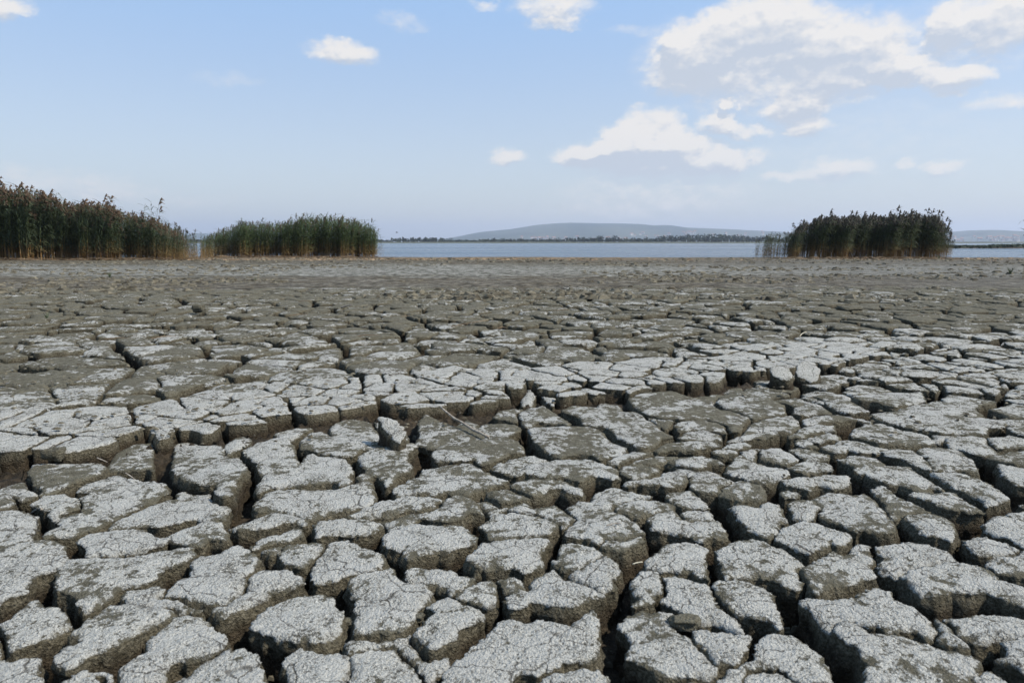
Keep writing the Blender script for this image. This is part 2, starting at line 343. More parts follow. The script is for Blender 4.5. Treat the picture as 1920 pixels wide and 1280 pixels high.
# ------------------------------------------------------------------ traced mud plates: outline of each plate's top, in pixels of 4x enlarged tiles
TRACE = {
'A': (0, 740, """205,545 260,510 400,505 560,520 720,510 790,545 760,600 600,640 480,700 370,740 295,755 320,700 230,640 215,590
790,550 850,450 900,410 1000,370 1090,355 1150,360 1150,460 1145,560 1110,535 1000,545 880,545
1290,350 1400,335 1520,370 1640,350 1670,400 1680,450 1790,480 1830,530 1840,600 1800,660 1740,720 1750,790 1690,810 1620,770 1620,690 1480,690 1400,640 1290,570 1290,480 1310,420
1690,390 1705,350 1790,300 1880,310 1870,345 1790,385 1740,425 1700,430
590,775 700,700 850,650 1120,630 1250,650 1255,720 1120,785 980,850 800,930 700,990 520,1030 350,1050 330,1030 440,980 450,900 620,860 600,810
220,810 340,745 480,740 570,775 590,835 450,880 430,940 380,900 350,860 300,840
-60,730 60,735 115,785 95,830 0,860 -60,860
-80,870 150,860 290,905 270,960 240,1060 120,1110 0,1130 -80,1100
810,970 860,920 1000,860 1120,800 1280,760 1480,770 1600,800 1715,830 1700,880 1690,930 1600,940 1480,920 1310,950 1180,970 1100,955 960,975 880,970 820,995"""),
'E': (0, 960, """580,210 680,150 840,120 1080,110 1190,165 1270,200 1200,240 1050,280 800,310 650,320 640,260
400,590 430,450 510,355 640,345 780,330 950,330 1150,300 1320,265 1450,260 1475,310 1380,370 1250,400 1200,470 1080,530 900,550 830,610 700,690 610,710 570,660 590,590 480,590
1230,180 1350,130 1550,65 1680,75 1730,130 1700,190 1560,190 1500,240 1430,240 1330,220 1270,195
-60,260 0,255 120,230 250,205 380,205 490,265 500,340 430,430 300,460 220,520 190,590 80,620 0,650 -60,650
10,800 80,770 180,690 270,650 340,690 450,700 470,760 540,810 470,860 380,900 250,940 120,970 70,980 60,900 20,860
-40,1070 150,1075 290,1065 300,1110 290,1200 300,1320 -40,1320
520,910 620,850 760,770 830,720 950,690 1080,720 1200,710 1290,760 1230,810 1100,850 1030,900 950,960 870,990 800,1040 680,1070 620,1120 500,1170 430,1100 440,1030 560,985 600,940
1110,950 1200,870 1280,780 1400,740 1540,750 1590,830 1590,890 1640,880 1710,920 1680,970 1620,1030 1500,1060 1300,1085 1240,1140 1210,1210 1080,1240 1050,1310 930,1310 920,1140 1000,1060 1120,1010
1300,1250 1420,1180 1560,1090 1700,1020 1850,1010 1960,1080 1975,1320 1230,1320
570,1260 680,1205 740,1240 740,1320 560,1320
1250,600 1310,520 1430,480 1430,380 1500,310 1640,290 1770,250 1870,290 1950,370 1900,430 1830,470 1850,540 1780,605 1690,665 1600,670 1460,660 1350,620
1605,700 1700,690 1790,625 1870,565 1890,490 1930,455 2100,450 2170,440 2250,490 2265,540 2180,560 2050,590 1960,650 1850,690 1740,740 1650,760 1600,730"""),
'F': (480, 960, """-60,830 -40,790 0,750 100,690 230,640 340,600 470,590 580,620 590,680 640,740 640,850 560,900 500,930 400,950 200,910 90,890 0,860
440,120 480,80 620,45 850,55 930,70 950,100 880,150 780,180 640,180 520,180 450,200 435,160
180,300 220,250 320,235 470,235 500,270 455,325 395,375 350,410 250,390 180,360
60,280 140,255 195,250 175,290 130,310 90,300
410,390 475,315 530,220 700,210 800,260 960,310 970,370 900,420 800,440 700,440 600,480 430,520 420,440
940,190 1010,120 1180,80 1350,90 1540,90 1650,190 1640,240 1500,270 1360,290 1250,310 1120,350 1110,290 1000,270 960,240
710,500 850,460 1040,430 1070,500 1180,530 1290,530 1310,590 1290,660 1200,720 1190,790 1080,850 940,880 740,880 760,780 730,700 750,620 710,560
1130,420 1200,390 1360,385 1460,410 1510,450 1640,470 1640,510 1540,560 1470,590 1440,560 1350,520 1300,520 1200,510 1140,490
1510,600 1620,550 1770,510 1810,590 1800,660 1730,695 1700,680 1600,650 1530,635
1280,680 1380,640 1470,615 1550,665 1690,710 1690,760 1610,840 1500,890 1490,930 1390,990 1290,1010 1270,960 1200,890 1270,800 1320,750
240,1060 330,1010 500,1010 695,1030 695,1100 670,1200 630,1320 230,1320 260,1180
725,1050 850,1010 1040,980 1110,1050 1150,1120 1200,1200 1250,1320 690,1320 715,1150"""),
'G': (960, 960, """-530,1190 -360,1060 -240,960 -120,840 -60,785 50,820 270,815 420,830 430,800 610,745 660,820 630,930 640,1020 600,1090 500,1090 400,1110 200,1185 40,1190 -10,1320 -500,1320
40,1240 200,1240 210,1320 40,1320
240,1215 400,1190 520,1160 660,1160 720,1230 770,1320 240,1320
-250,90 -170,40 0,5 150,15 350,75 330,105 280,150 150,160 -30,165 -150,185 -170,170
-340,350 -220,240 -100,220 100,195 270,195 260,240 210,310 235,360 200,390 90,440 -10,415 -200,410 -300,390
-130,500 0,490 70,505 110,585 125,530 210,470 300,430 400,490 550,530 700,585 680,610 560,640 460,700 380,690 250,670 150,655 60,695 -20,690 -60,640 -20,600
305,340 370,220 480,210 600,240 700,295 600,345 520,383 440,408 380,400 320,370
430,440 530,398 700,312 810,375 800,430 780,490 810,545 680,560 590,530 500,490
1000,340 1100,280 1160,220 1300,200 1440,230 1480,270 1430,330 1450,380 1475,490 1400,460 1330,420 1150,415 1060,400 1000,390
900,520 960,440 1125,430 1125,500 1100,580 1060,640 1000,690 910,700 890,690 950,630 910,570
1110,640 1160,560 1155,460 1260,450 1370,480 1470,515 1495,595 1550,685 1630,735 1730,810 1725,880 1700,890 1600,850 1480,780 1460,820 1400,800 1350,760 1250,690
1485,510 1600,505 1760,500 1920,570 1960,600 1980,700 2020,810 2000,850 1900,780 1780,750 1680,730 1610,695 1570,640 1515,570
800,810 940,700 1040,720 1110,700 1210,720 1280,770 1190,790 1210,870 1345,915 1390,1000 1470,1080 1545,1140 1530,1180 1460,1220 1260,1200 1130,1190 1000,1150 920,1100 860,1090 900,1000 890,930 830,860
1375,920 1400,890 1550,885 1680,910 1790,940 1770,990 1700,1110 1620,1120 1590,1110 1560,1130 1485,1060 1408,970
1200,1280 1300,1250 1420,1255 1440,1320 1180,1320
1530,1240 1620,1180 1700,1160 1800,1110 1800,1050 1860,970 1920,920 1990,905 2100,930 2200,980 2310,1060 2380,1160 2420,1240 2450,1320 2180,1320 2140,1260 2060,1190 1990,1150 1900,1150 1760,1180 1680,1320 1530,1320
1790,1200 1900,1165 1990,1165 2050,1200 2130,1270 2160,1320 1700,1320"""),
'H': (1440, 960, """-390,290 -280,230 -110,200 0,225 130,270 290,375 225,410 230,460 275,520 200,555 110,540 50,495 -40,475 -120,470 -230,480 -320,490 -345,400
60,140 130,80 250,40 400,70 520,120 620,150 610,200 540,240 470,205 420,240 330,285 200,240 65,180
265,410 350,370 500,340 690,360 750,410 820,460 820,490 700,500 570,560 470,560 400,590 350,620 330,560 300,490
230,640 330,630 480,660 680,640 740,580 800,565 900,600 960,660 1100,690 1160,760 1250,850 1230,910 1190,925 1100,870 1000,880 900,880 780,845 640,795 500,820 460,860 400,810 300,720
485,870 520,825 620,820 760,880 900,905 1100,950 1200,975 1350,1040 1500,1060 1600,1110 1560,1180 1560,1240 1440,1320 740,1320 740,1200 700,1080 640,1000 560,960
810,220 1030,200 1180,220 1330,270 1430,350 1250,368 1130,393 1010,432 980,460 880,420 830,370 870,330 830,280
1000,462 1130,418 1250,390 1440,362 1540,400 1620,440 1750,520 1850,530 1960,560 2040,700 1960,720 1880,690 1760,660 1640,620 1510,610 1380,590 1280,620 1120,600 1060,530
1440,175 1560,150 1630,145 1790,213 1910,268 1850,290 1760,285 1640,290 1570,290 1500,230
1600,90 1700,40 1800,30 1980,80 2060,200 1980,280 1890,232 1810,192 1690,150 1620,120
1625,350 1740,310 1960,285 2040,380 1960,460 1850,450 1760,440 1680,420 1640,390
1330,780 1480,770 1600,740 1750,750 1960,800 2040,860 1960,925 1840,925 1720,920 1620,940 1500,900 1430,880 1410,830
1780,960 1960,940 2060,1000 1960,1150 1860,1120 1730,1080 1790,1030
1250,800 1350,860 1440,940 1520,990 1490,1010 1380,980 1270,940 1270,880
1580,1220 1680,1180 1800,1240 1860,1320 1520,1320"""),
'B': (480, 740, """-110,400 0,350 180,305 260,320 290,390 305,520 350,500 360,460 430,430 460,455 580,460 680,480 735,570 700,610 710,655 620,685 560,640 440,660 250,660 120,680 0,715 0,670 40,610 0,500 -50,470
0,780 100,720 260,705 400,715 600,705 750,665 850,640 880,700 895,770 840,820 700,840 560,860 450,900 380,910 250,870 130,850 0,860 -30,820
320,350 400,270 500,260 570,290 560,220 640,180 750,160 850,180 870,220 920,270 970,340 970,380 900,400 800,390 740,440 640,450 540,430 400,400 340,390
1210,200 1260,150 1340,170 1400,200 1520,240 1620,230 1700,290 1740,315 1640,340 1500,370 1380,380 1280,370 1200,340 1220,270
780,450 860,405 1000,370 1180,365 1220,390 1160,430 1130,490 1190,520 1150,570 1050,600 1010,660 960,670 920,600 820,580 800,530 770,500
755,610 800,575 880,600 850,630 800,645 760,640
1310,450 1340,400 1480,370 1680,345 1740,325 1850,310 1960,340 2010,400 2000,425 1900,440 1760,505 1690,520 1640,480 1500,500 1340,490
1760,530 1860,480 2020,445 2100,445 2190,475 2080,530 1960,590 1870,590 1780,560
1010,680 1100,640 1230,590 1240,550 1400,530 1620,510 1680,550 1760,590 1900,625 1840,650 1700,690 1600,725 1540,725 1450,700 1350,720 1200,710 1060,740
680,905 830,830 960,780 1150,745 1300,760 1390,780 1330,820 1240,840 1140,840 1000,890 890,880 800,910
1230,935 1360,860 1410,790 1500,745 1600,760 1690,830 1700,890 1600,880 1550,930 1430,950 1300,940
-190,985 -60,930 130,865 250,890 385,930 380,970 300,940 240,935 100,985 0,1000 -100,1000
-40,1120 0,1090 60,1040 180,1030 330,990 360,1040 290,1070 150,1080 60,1110 0,1130 -60,1150"""),
'C': (960, 740, """20,600 120,530 300,480 560,475 700,520 780,540 820,620 760,640 640,600 560,620 510,650 400,620 240,620 100,590
-20,670 140,635 370,635 530,690 525,730 440,720 380,690 300,690 240,730 150,745 60,710 -10,695
-190,705 -60,690 20,708 140,760 30,775 -20,790 -80,800 -130,760
-40,850 0,840 60,815 150,840 310,810 400,870 475,910 380,955 300,910 180,870 0,865
110,245 330,237 450,237 600,240 690,290 740,350 860,390 830,430 700,470 660,475 600,440 490,430 380,460 300,440 220,380 150,320
55,130 130,90 230,70 330,130 440,205 430,222 340,200 200,190 150,220 90,230 70,180
75,90 70,30 100,0 130,-60 170,0 155,70
220,5 320,20 310,90 260,60
365,95 450,60 640,80 660,40 800,60 830,110 940,110 1030,180 1100,230 1110,260 1210,320 1130,330 1080,380 960,400 850,350 760,290 700,230 620,220 540,210 500,150
870,40 1000,0 1200,-10 1440,50 1560,100 1700,120 1780,150 1730,200 1710,250 1640,245 1600,195 1450,165 1280,175 1100,165 1000,140 900,80
1200,220 1290,187 1440,180 1600,215 1605,262 1500,250 1380,247 1250,260
1235,320 1300,277 1440,260 1570,285 1580,330 1450,330 1300,330
1060,390 1150,350 1330,337 1500,340 1590,365 1480,375 1370,400 1200,385 1100,405
715,490 800,440 900,410 1060,413 1000,435 880,465 800,500
820,510 960,465 1100,440 1260,445 1170,478 1080,500 960,495
800,550 850,518 960,510 1110,550 1080,570 1000,605 900,615 830,590
810,660 900,640 1000,630 1100,620 1180,575 1280,580 1320,640 1280,675 1180,690 1080,680 940,670 880,690
1165,490 1290,455 1400,445 1560,480 1580,510 1480,500 1400,540 1280,520
1480,430 1580,410 1690,415 1690,440 1640,450 1560,450
1570,395 1640,350 1750,342 1780,370 1700,395
640,700 760,675 900,710 1060,750 900,775 770,815 735,850 850,890 950,950 985,1030 850,1055 760,1055 700,1060 660,1105 540,1050 390,1020 380,990 540,900 500,910 390,830 500,780 590,790
670,1125 720,1078 850,1078 970,1050 990,1090 900,1120 840,1160 760,1150
790,825 900,785 1060,770 1210,820 1200,860 1080,860 960,900 860,880 770,850
1140,740 1200,708 1340,712 1450,780 1470,830 1300,820 1200,790
1000,920 1100,882 1200,878 1285,935 1400,950 1550,938 1600,1000 1600,1050 1500,1060 1430,1090 1300,1040 1120,1010 1050,1000 1060,960
1255,868 1350,842 1470,848 1545,922 1400,932 1325,930
1330,620 1400,590 1560,620 1650,652 1565,690 1560,730 1480,740 1400,720 1340,700
1550,750 1585,705 1700,655 1860,685 1920,740 1900,790 1760,795 1640,780
1590,570 1640,510 1700,460 1800,495 1900,540 2060,550 2080,590 2000,640 1900,660 1760,640 1720,610 1640,600
1610,345 1700,303 1840,285 1960,275 2030,300 1960,305 1860,322 1750,335
1730,280 1780,212 1860,185 1920,165 2100,155 2160,220 2100,260 1920,258 1800,275
1530,40 1560,0 1700,-30 1900,10 2040,60 2060,125 1960,135 1800,145 1700,100 1600,80"""),
'D': (1440, 740, """190,130 200,92 290,55 390,70 480,125 400,128 250,140
410,62 600,45 700,90 760,125 600,135 495,110
250,190 400,155 560,152 670,180 540,190 460,200 330,220 270,225
150,300 250,240 350,222 500,235 510,270 420,260 290,290 220,308 150,312
190,350 210,320 300,328 380,380 300,380
620,260 740,210 850,205 1000,255 1220,282 1220,300 1050,315 850,310 700,288 620,297
610,320 700,305 870,325 1060,325 1240,330 1260,380 1140,370 1040,375 870,370 760,350
760,145 960,120 1080,85 1280,60 1500,90 1620,150 1500,165 1600,165 1780,200 1780,235 1640,240 1640,285 1450,275 1300,275 1220,258 1040,235 900,200 800,170
160,402 220,382 350,402 450,430 450,480 330,487 265,478 205,438
-60,405 0,392 100,402 180,442 235,488 140,528 50,510 -60,480
150,550 250,512 350,495 490,530 490,570 400,565 300,588 200,570
90,640 250,612 400,592 600,602 620,650 500,680 380,650 300,698 130,670
90,715 180,705 260,718 210,750 130,760
400,380 520,362 680,382 790,428 700,430 600,408 500,428 410,400
510,470 640,442 800,460 900,518 940,512 1060,522 1200,602 1350,690 1250,665 1150,700 1080,690 1000,650 900,650 780,620 740,580 630,560 650,520
840,430 940,402 1095,422 1162,482 1222,568 1100,538 1000,490 880,460
1125,420 1250,402 1430,422 1550,490 1590,570 1430,558 1340,562 1242,566 1188,490
1225,582 1440,582 1600,622 1730,700 1800,770 1740,810 1640,830 1560,760 1400,700 1280,615
770,690 850,662 920,700 1000,760 1210,850 1100,860 960,900 910,890 880,800 820,740
1050,750 1100,727 1250,742 1400,742 1500,800 1620,870 1560,880 1410,870 1300,850 1200,800
1010,895 1180,882 1300,902 1400,960 1410,1020 1360,1080 1200,1050 1120,1020 1120,980
150,820 240,782 335,785 388,850 362,895 350,920 290,925 200,905
315,762 440,712 640,730 730,712 790,770 870,870 930,950 940,1010 870,1020 760,1010 690,1000 650,1020 560,960 395,900 405,845
-310,830 -200,812 -80,830 0,803 80,822 110,880 160,910 95,955 25,1050 0,1055 -90,1020 -170,960 -250,890
1330,320 1500,302 1640,322 1640,370 1740,420 1650,450 1560,440 1450,400 1370,390
1655,320 1780,302 1980,330 1980,385 1800,385 1700,390
1650,470 1760,432 1980,402 2010,470 1960,515 1860,510 1750,490
1720,512 1860,530 1980,562 2040,650 1960,680 1850,670 1760,600
1790,870 1980,850 2040,890 1980,930 1850,920
1650,100 1780,78 1980,92 2020,130 1960,158 1800,148 1720,120
1300,50 1420,32 1560,50 1600,85 1450,75
650,20 760,0 900,-20 1160,-30 1180,40 1100,70 950,90 800,60 690,50
1790,240 1980,205 2020,260 1980,305 1860,290"""),
}
# ledge of an old bank running across the view: pixel positions of its upper lip
LEDGE_Z = .038
LEDGE_PX = [(-400,905),(0,862),(80,860),(120,850),(200,846),(255,824),(330,816),(420,808),(480,796),(540,782),(615,774),(700,768),(790,764),(880,756),(960,748),(1060,742),(1150,736),(1240,730),(1330,722),(1400,700),(1470,688),(1560,684),(1640,664),(1750,650),(1920,640),(2300,630)]

def unproject(px, py, z=0.0, slope=0.0, y0=0.0):
    """ray through a pixel meets the plane height = z + slope*(Y - y0)"""
    dv = cam_dir(px, py); t = (z - slope*y0 - CAM_H)/(dv[2] - slope*dv[1]); return np.array([dv[0]*t, dv[1]*t])
LEDGE = np.array([unproject(px, py, LEDGE_Z) for px, py in LEDGE_PX]); LEDGE = LEDGE[np.argsort(LEDGE[:, 0])]
def ledge_s(x, y):
    yy = np.interp(x, LEDGE[:, 0], LEDGE[:, 1]) + .07*vnoise(x*7, x*0+3.3, seed=5) + .045*vnoise(x*23, x*0+1.3, seed=6)
    return (y - yy)*.8
def terrain(x, y):
    x = np.asarray(x, float); y = np.asarray(y, float); s = ledge_s(x, y)
    fade = 1 - .75*sstep(x, 1.6, 3.6)
    z = LEDGE_Z*fade*sstep(s, -.004, .004)*(1 - .75*sstep(s, .45, 1.6))
    z = z + .035*fbm(x, y, .45, 2, 31)*sstep(y, 3.5, 6) + .05*fbm(x, y, .16, 2, 37)*sstep(y, 8, 14)
    # the shore dips to the water
    return z - .105*sstep(y, 27, 41 + 0*x) - .5*sstep(y, 40, 60)
SPLIT = [  # tilted pale shards standing on their own: tile, outline, lift, slope
 ((480, 740), "915,155 1010,170 1100,225 1120,270 1110,310 1080,355 1040,330 990,270 940,220", .075, .45, 1.0),
 ((1440, 680), "10,40 60,25 150,30 180,80 170,130 100,120 30,90", .06, .5, 1.0),
 ((1440, 680), "210,20 270,-25 340,0 385,40 375,130 330,140 270,110 215,90", .055, .7, 1.0)]

def poly_sd(poly, x, y):
    """signed distance, positive inside"""
    x = x.ravel(); y = y.ravel(); n = len(poly); d2 = np.full(x.shape, 1e9); ins = np.zeros(x.shape, bool)
    for i in range(n):
        ax, ay = poly[i]; bx, by = poly[(i+1) % n]; ex, ey = bx-ax, by-ay; wx, wy = x-ax, y-ay
        t = np.clip((wx*ex+wy*ey)/(ex*ex+ey*ey+1e-12), 0, 1); d2 = np.minimum(d2, (wx-ex*t)**2+(wy-ey*t)**2)
        c = ((ay > y) != (by > y)) & (x < (bx-ax)*(y-ay)/((by-ay) if abs(by-ay) > 1e-12 else 1e-12)+ax); ins ^= c
    d = np.sqrt(d2); return np.where(ins, d, -d)
traced = []
for key, (ox, oy, txt) in TRACE.items():
    for line in txt.strip().splitlines():
        pts = [tuple(float(q) for q in w.split(',')) for w in line.split()]
        pts = [(ox+a/4, oy+b/4) for a, b in pts]
        traced.append(dict(poly=np.array([unproject(a, b) for a, b in pts]), z=0.0, slope=0.0, y0=0.0, crust=None))
for (ox, oy), txt, lift, slope, cr in SPLIT:
    pts = [tuple(float(q) for q in w.split(',')) for w in txt.split()]; pts = [(ox+a/4, oy+b/4) for a, b in pts]
    c0 = unproject(sum(p[0] for p in pts)/len(pts), sum(p[1] for p in pts)/len(pts), lift)
    traced.append(dict(poly=np.array([unproject(a, b, lift, slope, c0[1]) for a, b in pts]), z=lift, slope=slope, y0=c0[1], crust=cr))
for t in traced:
    t['bb'] = (t['poly'].min(0), t['poly'].max(0)); t['c'] = t['poly'].mean(0)

def res_at(y): return max(.0022, 1.75*math.hypot(y, CAM_H)/683)
def warp(x, y):
    """ragged, crumbled outlines"""
    k = .75
    k = .35 + .65*sstep(y, 3, 5)
    wx = .022*vnoise(x*14, y*14, seed=1)*k + .009*vnoise(x*40, y*40, seed=2) + .0085*vnoise(x*110, y*110, seed=3) + .005*vnoise(x*230, y*230, seed=13)
    wy = .022*vnoise(x*14, y*14, seed=4)*k + .009*vnoise(x*40, y*40, seed=8) + .0085*vnoise(x*110, y*110, seed=9) + .005*vnoise(x*230, y*230, seed=19)
    return x+wx, y+wy
def crust_at(x, y):
    s = ledge_s(np.array(x), np.array(y)); band = float(sstep(s, -.02, .02)*(1-sstep(s, .55, .95))*(1-sstep(np.array(x), 2.2, 3.2)))
    behind = float(sstep(s, .7, 1.1)); n = float(vnoise(x*.9, y*.9, seed=21)); far = float(sstep(np.array(y), 4.5, 8.5))
    grey_left = behind*float(1-sstep(np.array(x), -.8, 1.2))*float(1-sstep(np.array(y), 4.6, 5.4))
    v = .545 + .43*band - .20*behind + .42*n - .26*far - .14*grey_left
    if s < 0: v += .12*float(sstep(-s, .1, .9)) - .22*float(1-sstep(-s, .0, .35))*float(vnoise(x*2.1, y*2.1, seed=22)+.5)
    return v
NPLATE = 0
def build_plate(field, bb, z0, slope, y0, tone, depth, seed, tilt=None, crown=1.0, amin=.0012, flare_add=0.0):
    """one mud plate: ragged top cut from a grid, crumbling side walls below"""
    c = (np.array(bb[0])+np.array(bb[1]))/2; r = res_at(max(c[1]-.1, .8)); pad = .02+2*r
    nx = int((bb[1][0]-bb[0][0]+2*pad)/r)+2; ny = int((bb[1][1]-bb[0][1]+2*pad)/r)+2
    gx = bb[0][0]-pad+r*np.arange(nx); gy = bb[0][1]-pad+r*np.arange(ny)
    X, Y = np.meshgrid(gx, gy, indexing='ij'); d = field(X.ravel(), Y.ravel()).reshape(X.shape)
    cell = (d[:-1, :-1]+d[1:, :-1]+d[:-1, 1:]+d[1:, 1:])/4 > 0
    if cell.sum() < 6: return None
    # keep the largest blob only where a plate falls apart
    lab = np.zeros(cell.shape, int); cur = 0; best = (0, 0)
    todo = cell.copy()
    while todo.any():
        cur += 1; i0, j0 = np.argwhere(todo)[0]; m = np.zeros_like(cell); m[i0, j0] = True
        while True:
            g = m.copy(); g[1:] |= m[:-1]; g[:-1] |= m[1:]; g[:, 1:] |= m[:, :-1]; g[:, :-1] |= m[:, 1:]; g &= cell
            if (g == m).all(): break
            m = g
        todo &= ~m
        if m.sum() > best[0]: best = (m.sum(), m)
        if cur > 6: break
    cell = best[1]
    if cell.sum()*r*r < amin or cell.sum() < 6: return None
    idx = -np.ones(X.shape, int); vm = np.zeros(X.shape, bool)
    vm[:-1, :-1] |= cell; vm[1:, :-1] |= cell; vm[:-1, 1:] |= cell; vm[1:, 1:] |= cell
    full = np.zeros(X.shape, int); full[:-1, :-1] += cell; full[1:, :-1] += cell; full[:-1, 1:] += cell; full[1:, 1:] += cell
    idx[vm] = np.arange(vm.sum()); n = int(vm.sum()); x = X[vm]; y = Y[vm]; bnd = (full[vm] < 4)
    gX = np.gradient(d, r, axis=0); gY = np.gradient(d, r, axis=1); gn = np.hypot(gX, gY)+1e-6
    nxv = (gX/gn)[vm]; nyv = (gY/gn)[vm]; dv = d[vm]; sl = np.clip(gn[vm], .35, 2.5)
    mv = np.where(bnd, np.clip(-dv/sl, -.8*r, .8*r), 0); x = x+mv*nxv; y = y+mv*nyv
    e = np.where(bnd, 0, np.maximum(dv, 0))
    ii = np.argwhere(cell); a = idx[ii[:, 0], ii[:, 1]]; b = idx[ii[:, 0]+1, ii[:, 1]]; c2 = idx[ii[:, 0]+1, ii[:, 1]+1]; dd = idx[ii[:, 0], ii[:, 1]+1]
    faces = np.stack([a, b, c2, dd], 1)
    cx, cy = x.mean(), y.mean(); tl = tilt or (0, 0)
    z = z0 + slope*(y-y0) + tl[0]*(x-cx) + tl[1]*(y-cy)
    rel = .006*fbm(x, y, 9, 2, 41) + .0045*fbm(x, y, 38, 3, 43) + .0028*vnoise(x*130, y*130, seed=47)
    rim = -.003*np.exp(-e/.003) - .0022*np.exp(-e/.02)*crown + .0022*crown*np.clip(e/.08, 0, 1)
    chip = sstep(fbm(x, y, 16, 2, 51), .02, .22)*np.exp(-e/.012)*-.008*crown
    z = z + rel + rim + chip
    deep_top = np.where(e < .006, 0.0, 0.0)+np.clip(-chip*.25, 0, .0018)
    # walls
    k = {}
    edges = np.concatenate([faces[:, [0, 1]], faces[:, [1, 2]], faces[:, [2, 3]], faces[:, [3, 0]]])
    key = edges[:, 0].astype(np.int64)*(n+1)+edges[:, 1]; rkey = edges[:, 1].astype(np.int64)*(n+1)+edges[:, 0]
    be = edges[~np.isin(key, rkey)]
    bi = np.unique(be); pos = -np.ones(n, int); pos[bi] = np.arange(len(bi)); nb = len(bi)
    bx, by, bz, ox, oy = x[bi].copy(), y[bi].copy(), z[bi].copy(), -nxv[bi], -nyv[bi]
    co = [np.stack([x, y, z], 1)]; E = [e]; D = [deep_top]; fs = [faces]; prev = bi; base = n
    lv = [.0035, .011, .022, .034, .047, .062, .080, .10] if cy < 4.5 else ([.005, .02, .05, .09] if cy < 7 else [.01, .05])
    flare = flare_add + .004 + .030*max(0, float(vnoise(cx*7, cy*7, seed=61))+.15)
    bev = .0005 + .017*np.clip(vnoise(bx*8, by*8, seed=77)+.30, 0, 1)
    deg = np.zeros(nb); np.add.at(deg, pos[be[:, 0]], 1); np.add.at(deg, pos[be[:, 1]], 1)
    for q, dz in enumerate(lv):
        for _s in range(2 if q else 1):      # the ragged crust edge smooths out downwards
            for arr_ in (bx, by, ox, oy):
                acc = np.zeros(nb); np.add.at(acc, pos[be[:, 0]], arr_[pos[be[:, 1]]]); np.add.at(acc, pos[be[:, 1]], arr_[pos[be[:, 0]]]); arr_[:] = .5*arr_+.5*acc/np.maximum(deg, 1)
        dz = dz*depth/.10 if q > 2 else dz
        f = dz/depth
        f1 = min(1, dz/.032); out = -.0008 + bev*(1-(1-f1)**2) + flare*f*f*1.0 + .014*fbm(bx, by, 21, 3, 63, z=(bz-dz)*1.8)*min(1, f*3+.05) + .012*vnoise(bx*60, by*60, (bz-dz)*90, seed=67)*min(1, f*4+.2) + .010*vnoise(bx*5, by*5, (bz-dz)*95, seed=69)*min(1, f*6)
        co.append(np.stack([bx+ox*out, by+oy*out, bz-dz], 1)); E.append(np.zeros(nb)); D.append(np.full(nb, dz))
        cur_ = base+np.arange(nb); base += nb
        fs.append(np.stack([be[:, 1], be[:, 0], 0*be[:, 0], 0*be[:, 0]], 1) if False else np.stack([prev[pos[be[:, 1]]], prev[pos[be[:, 0]]], cur_[pos[be[:, 0]]], cur_[pos[be[:, 1]]]], 1))
        prev = cur_
    co = np.concatenate(co); E = np.concatenate(E); D = np.concatenate(D); fs = np.concatenate(fs)
    area = cell.sum()*r*r
    return dict(co=co, f=fs, e=E, d=D, t=np.full(len(co), tone), c=(cx, cy, z.mean()), size=math.sqrt(area)*math.sqrt(area)/max(cy, .9)**3 if cy > .6 else 0, cy=cy, cx=cx, area=area)
plates = []
def near_traced(bb, pad=.05):
    return [t for t in traced if t['bb'][0][0]-pad < bb[1][0] and t['bb'][1][0]+pad > bb[0][0] and t['bb'][0][1]-pad < bb[1][1] and t['bb'][1][1]+pad > bb[0][1]]
for k, t in enumerate(traced):
    def field(x, y, t=t):
        wx, wy = warp(x, y); return poly_sd(t['poly'], wx, wy) + .0015
    cx, cy = t['c']; rr = random.Random(k)
    zo = rr.uniform(-.006, .006) if t['slope'] == 0 else 0
    tl = (rr.uniform(-.035, .035), rr.uniform(-.03, .05)) if t['slope'] == 0 else (0, 0)
    p = build_plate(field, t['bb'], t['z']+zo, t['slope'], t['y0'], (crust_at(cx, cy)+rr.uniform(-.08, .08)) if t['crust'] is None else t['crust'], .10, k, tl, 1.0 if t['slope'] == 0 else .2)
    if p: plates.append(p)
# --- everywhere else: two generations of cracks (wide ones first, hairline ones splitting the pieces later)
def spacing1(x, y):
    s = float(ledge_s(np.array(x), np.array(y)))
    if s < 0: return .24
    if s < .62 and x < 2.6: return .34
    if x < .9 and y < 5.5: return .52
    return .39 + .015*max(0, y-5)
def spacing2(x, y):
    s = float(ledge_s(np.array(x), np.array(y)))
    if s < 0: return .2
    if s < .62 and x < 2.6: return .145
    if x < .9 and y < 5.5: return .38
    return .25 + .012*max(0, y-5)
Y_FAR = 12.5
def in_field(x, y, m=0.0): return .45-m < y < Y_FAR+m and abs(x) < .86*y + .75 + m
def darts(sp, seed, n):
    r = np.random.default_rng(seed); pts = []; grid = {}; g = .25
    for _ in range(n):
        u = r.random(); y = .3*math.exp(u*math.log((Y_FAR+1)/.3)); x = (r.random()*2-1)*(.86*y+1.2)
        s = sp(x, y)*(.82+.36*r.random()); gi, gj = int(x//g), int(y//g); k = int(s//g)+1; ok = True
        for i in range(gi-k, gi+k+1):
            for j in range(gj-k, gj+k+1):
                for q in grid.get((i, j), ()):
                    if (q[0]-x)**2+(q[1]-y)**2 < s*s: ok = False; break
                if not ok: break
            if not ok: break
        if ok: pts.append((x, y)); grid.setdefault((gi, gj), []).append((x, y))
    return np.array(pts)
S1 = darts(spacing1, 3, 22000); S2 = darts(spacing2, 4, 34000)
def fdiff(S, i, near, x, y):
    dx = np.hypot(x-S[i, 0], y-S[i, 1]); m = np.full(x.shape, 1e9)
    for j in near:
        if j != i: m = np.minimum(m, np.hypot(x-S[j, 0], y-S[j, 1]))
    return (m-dx)/2
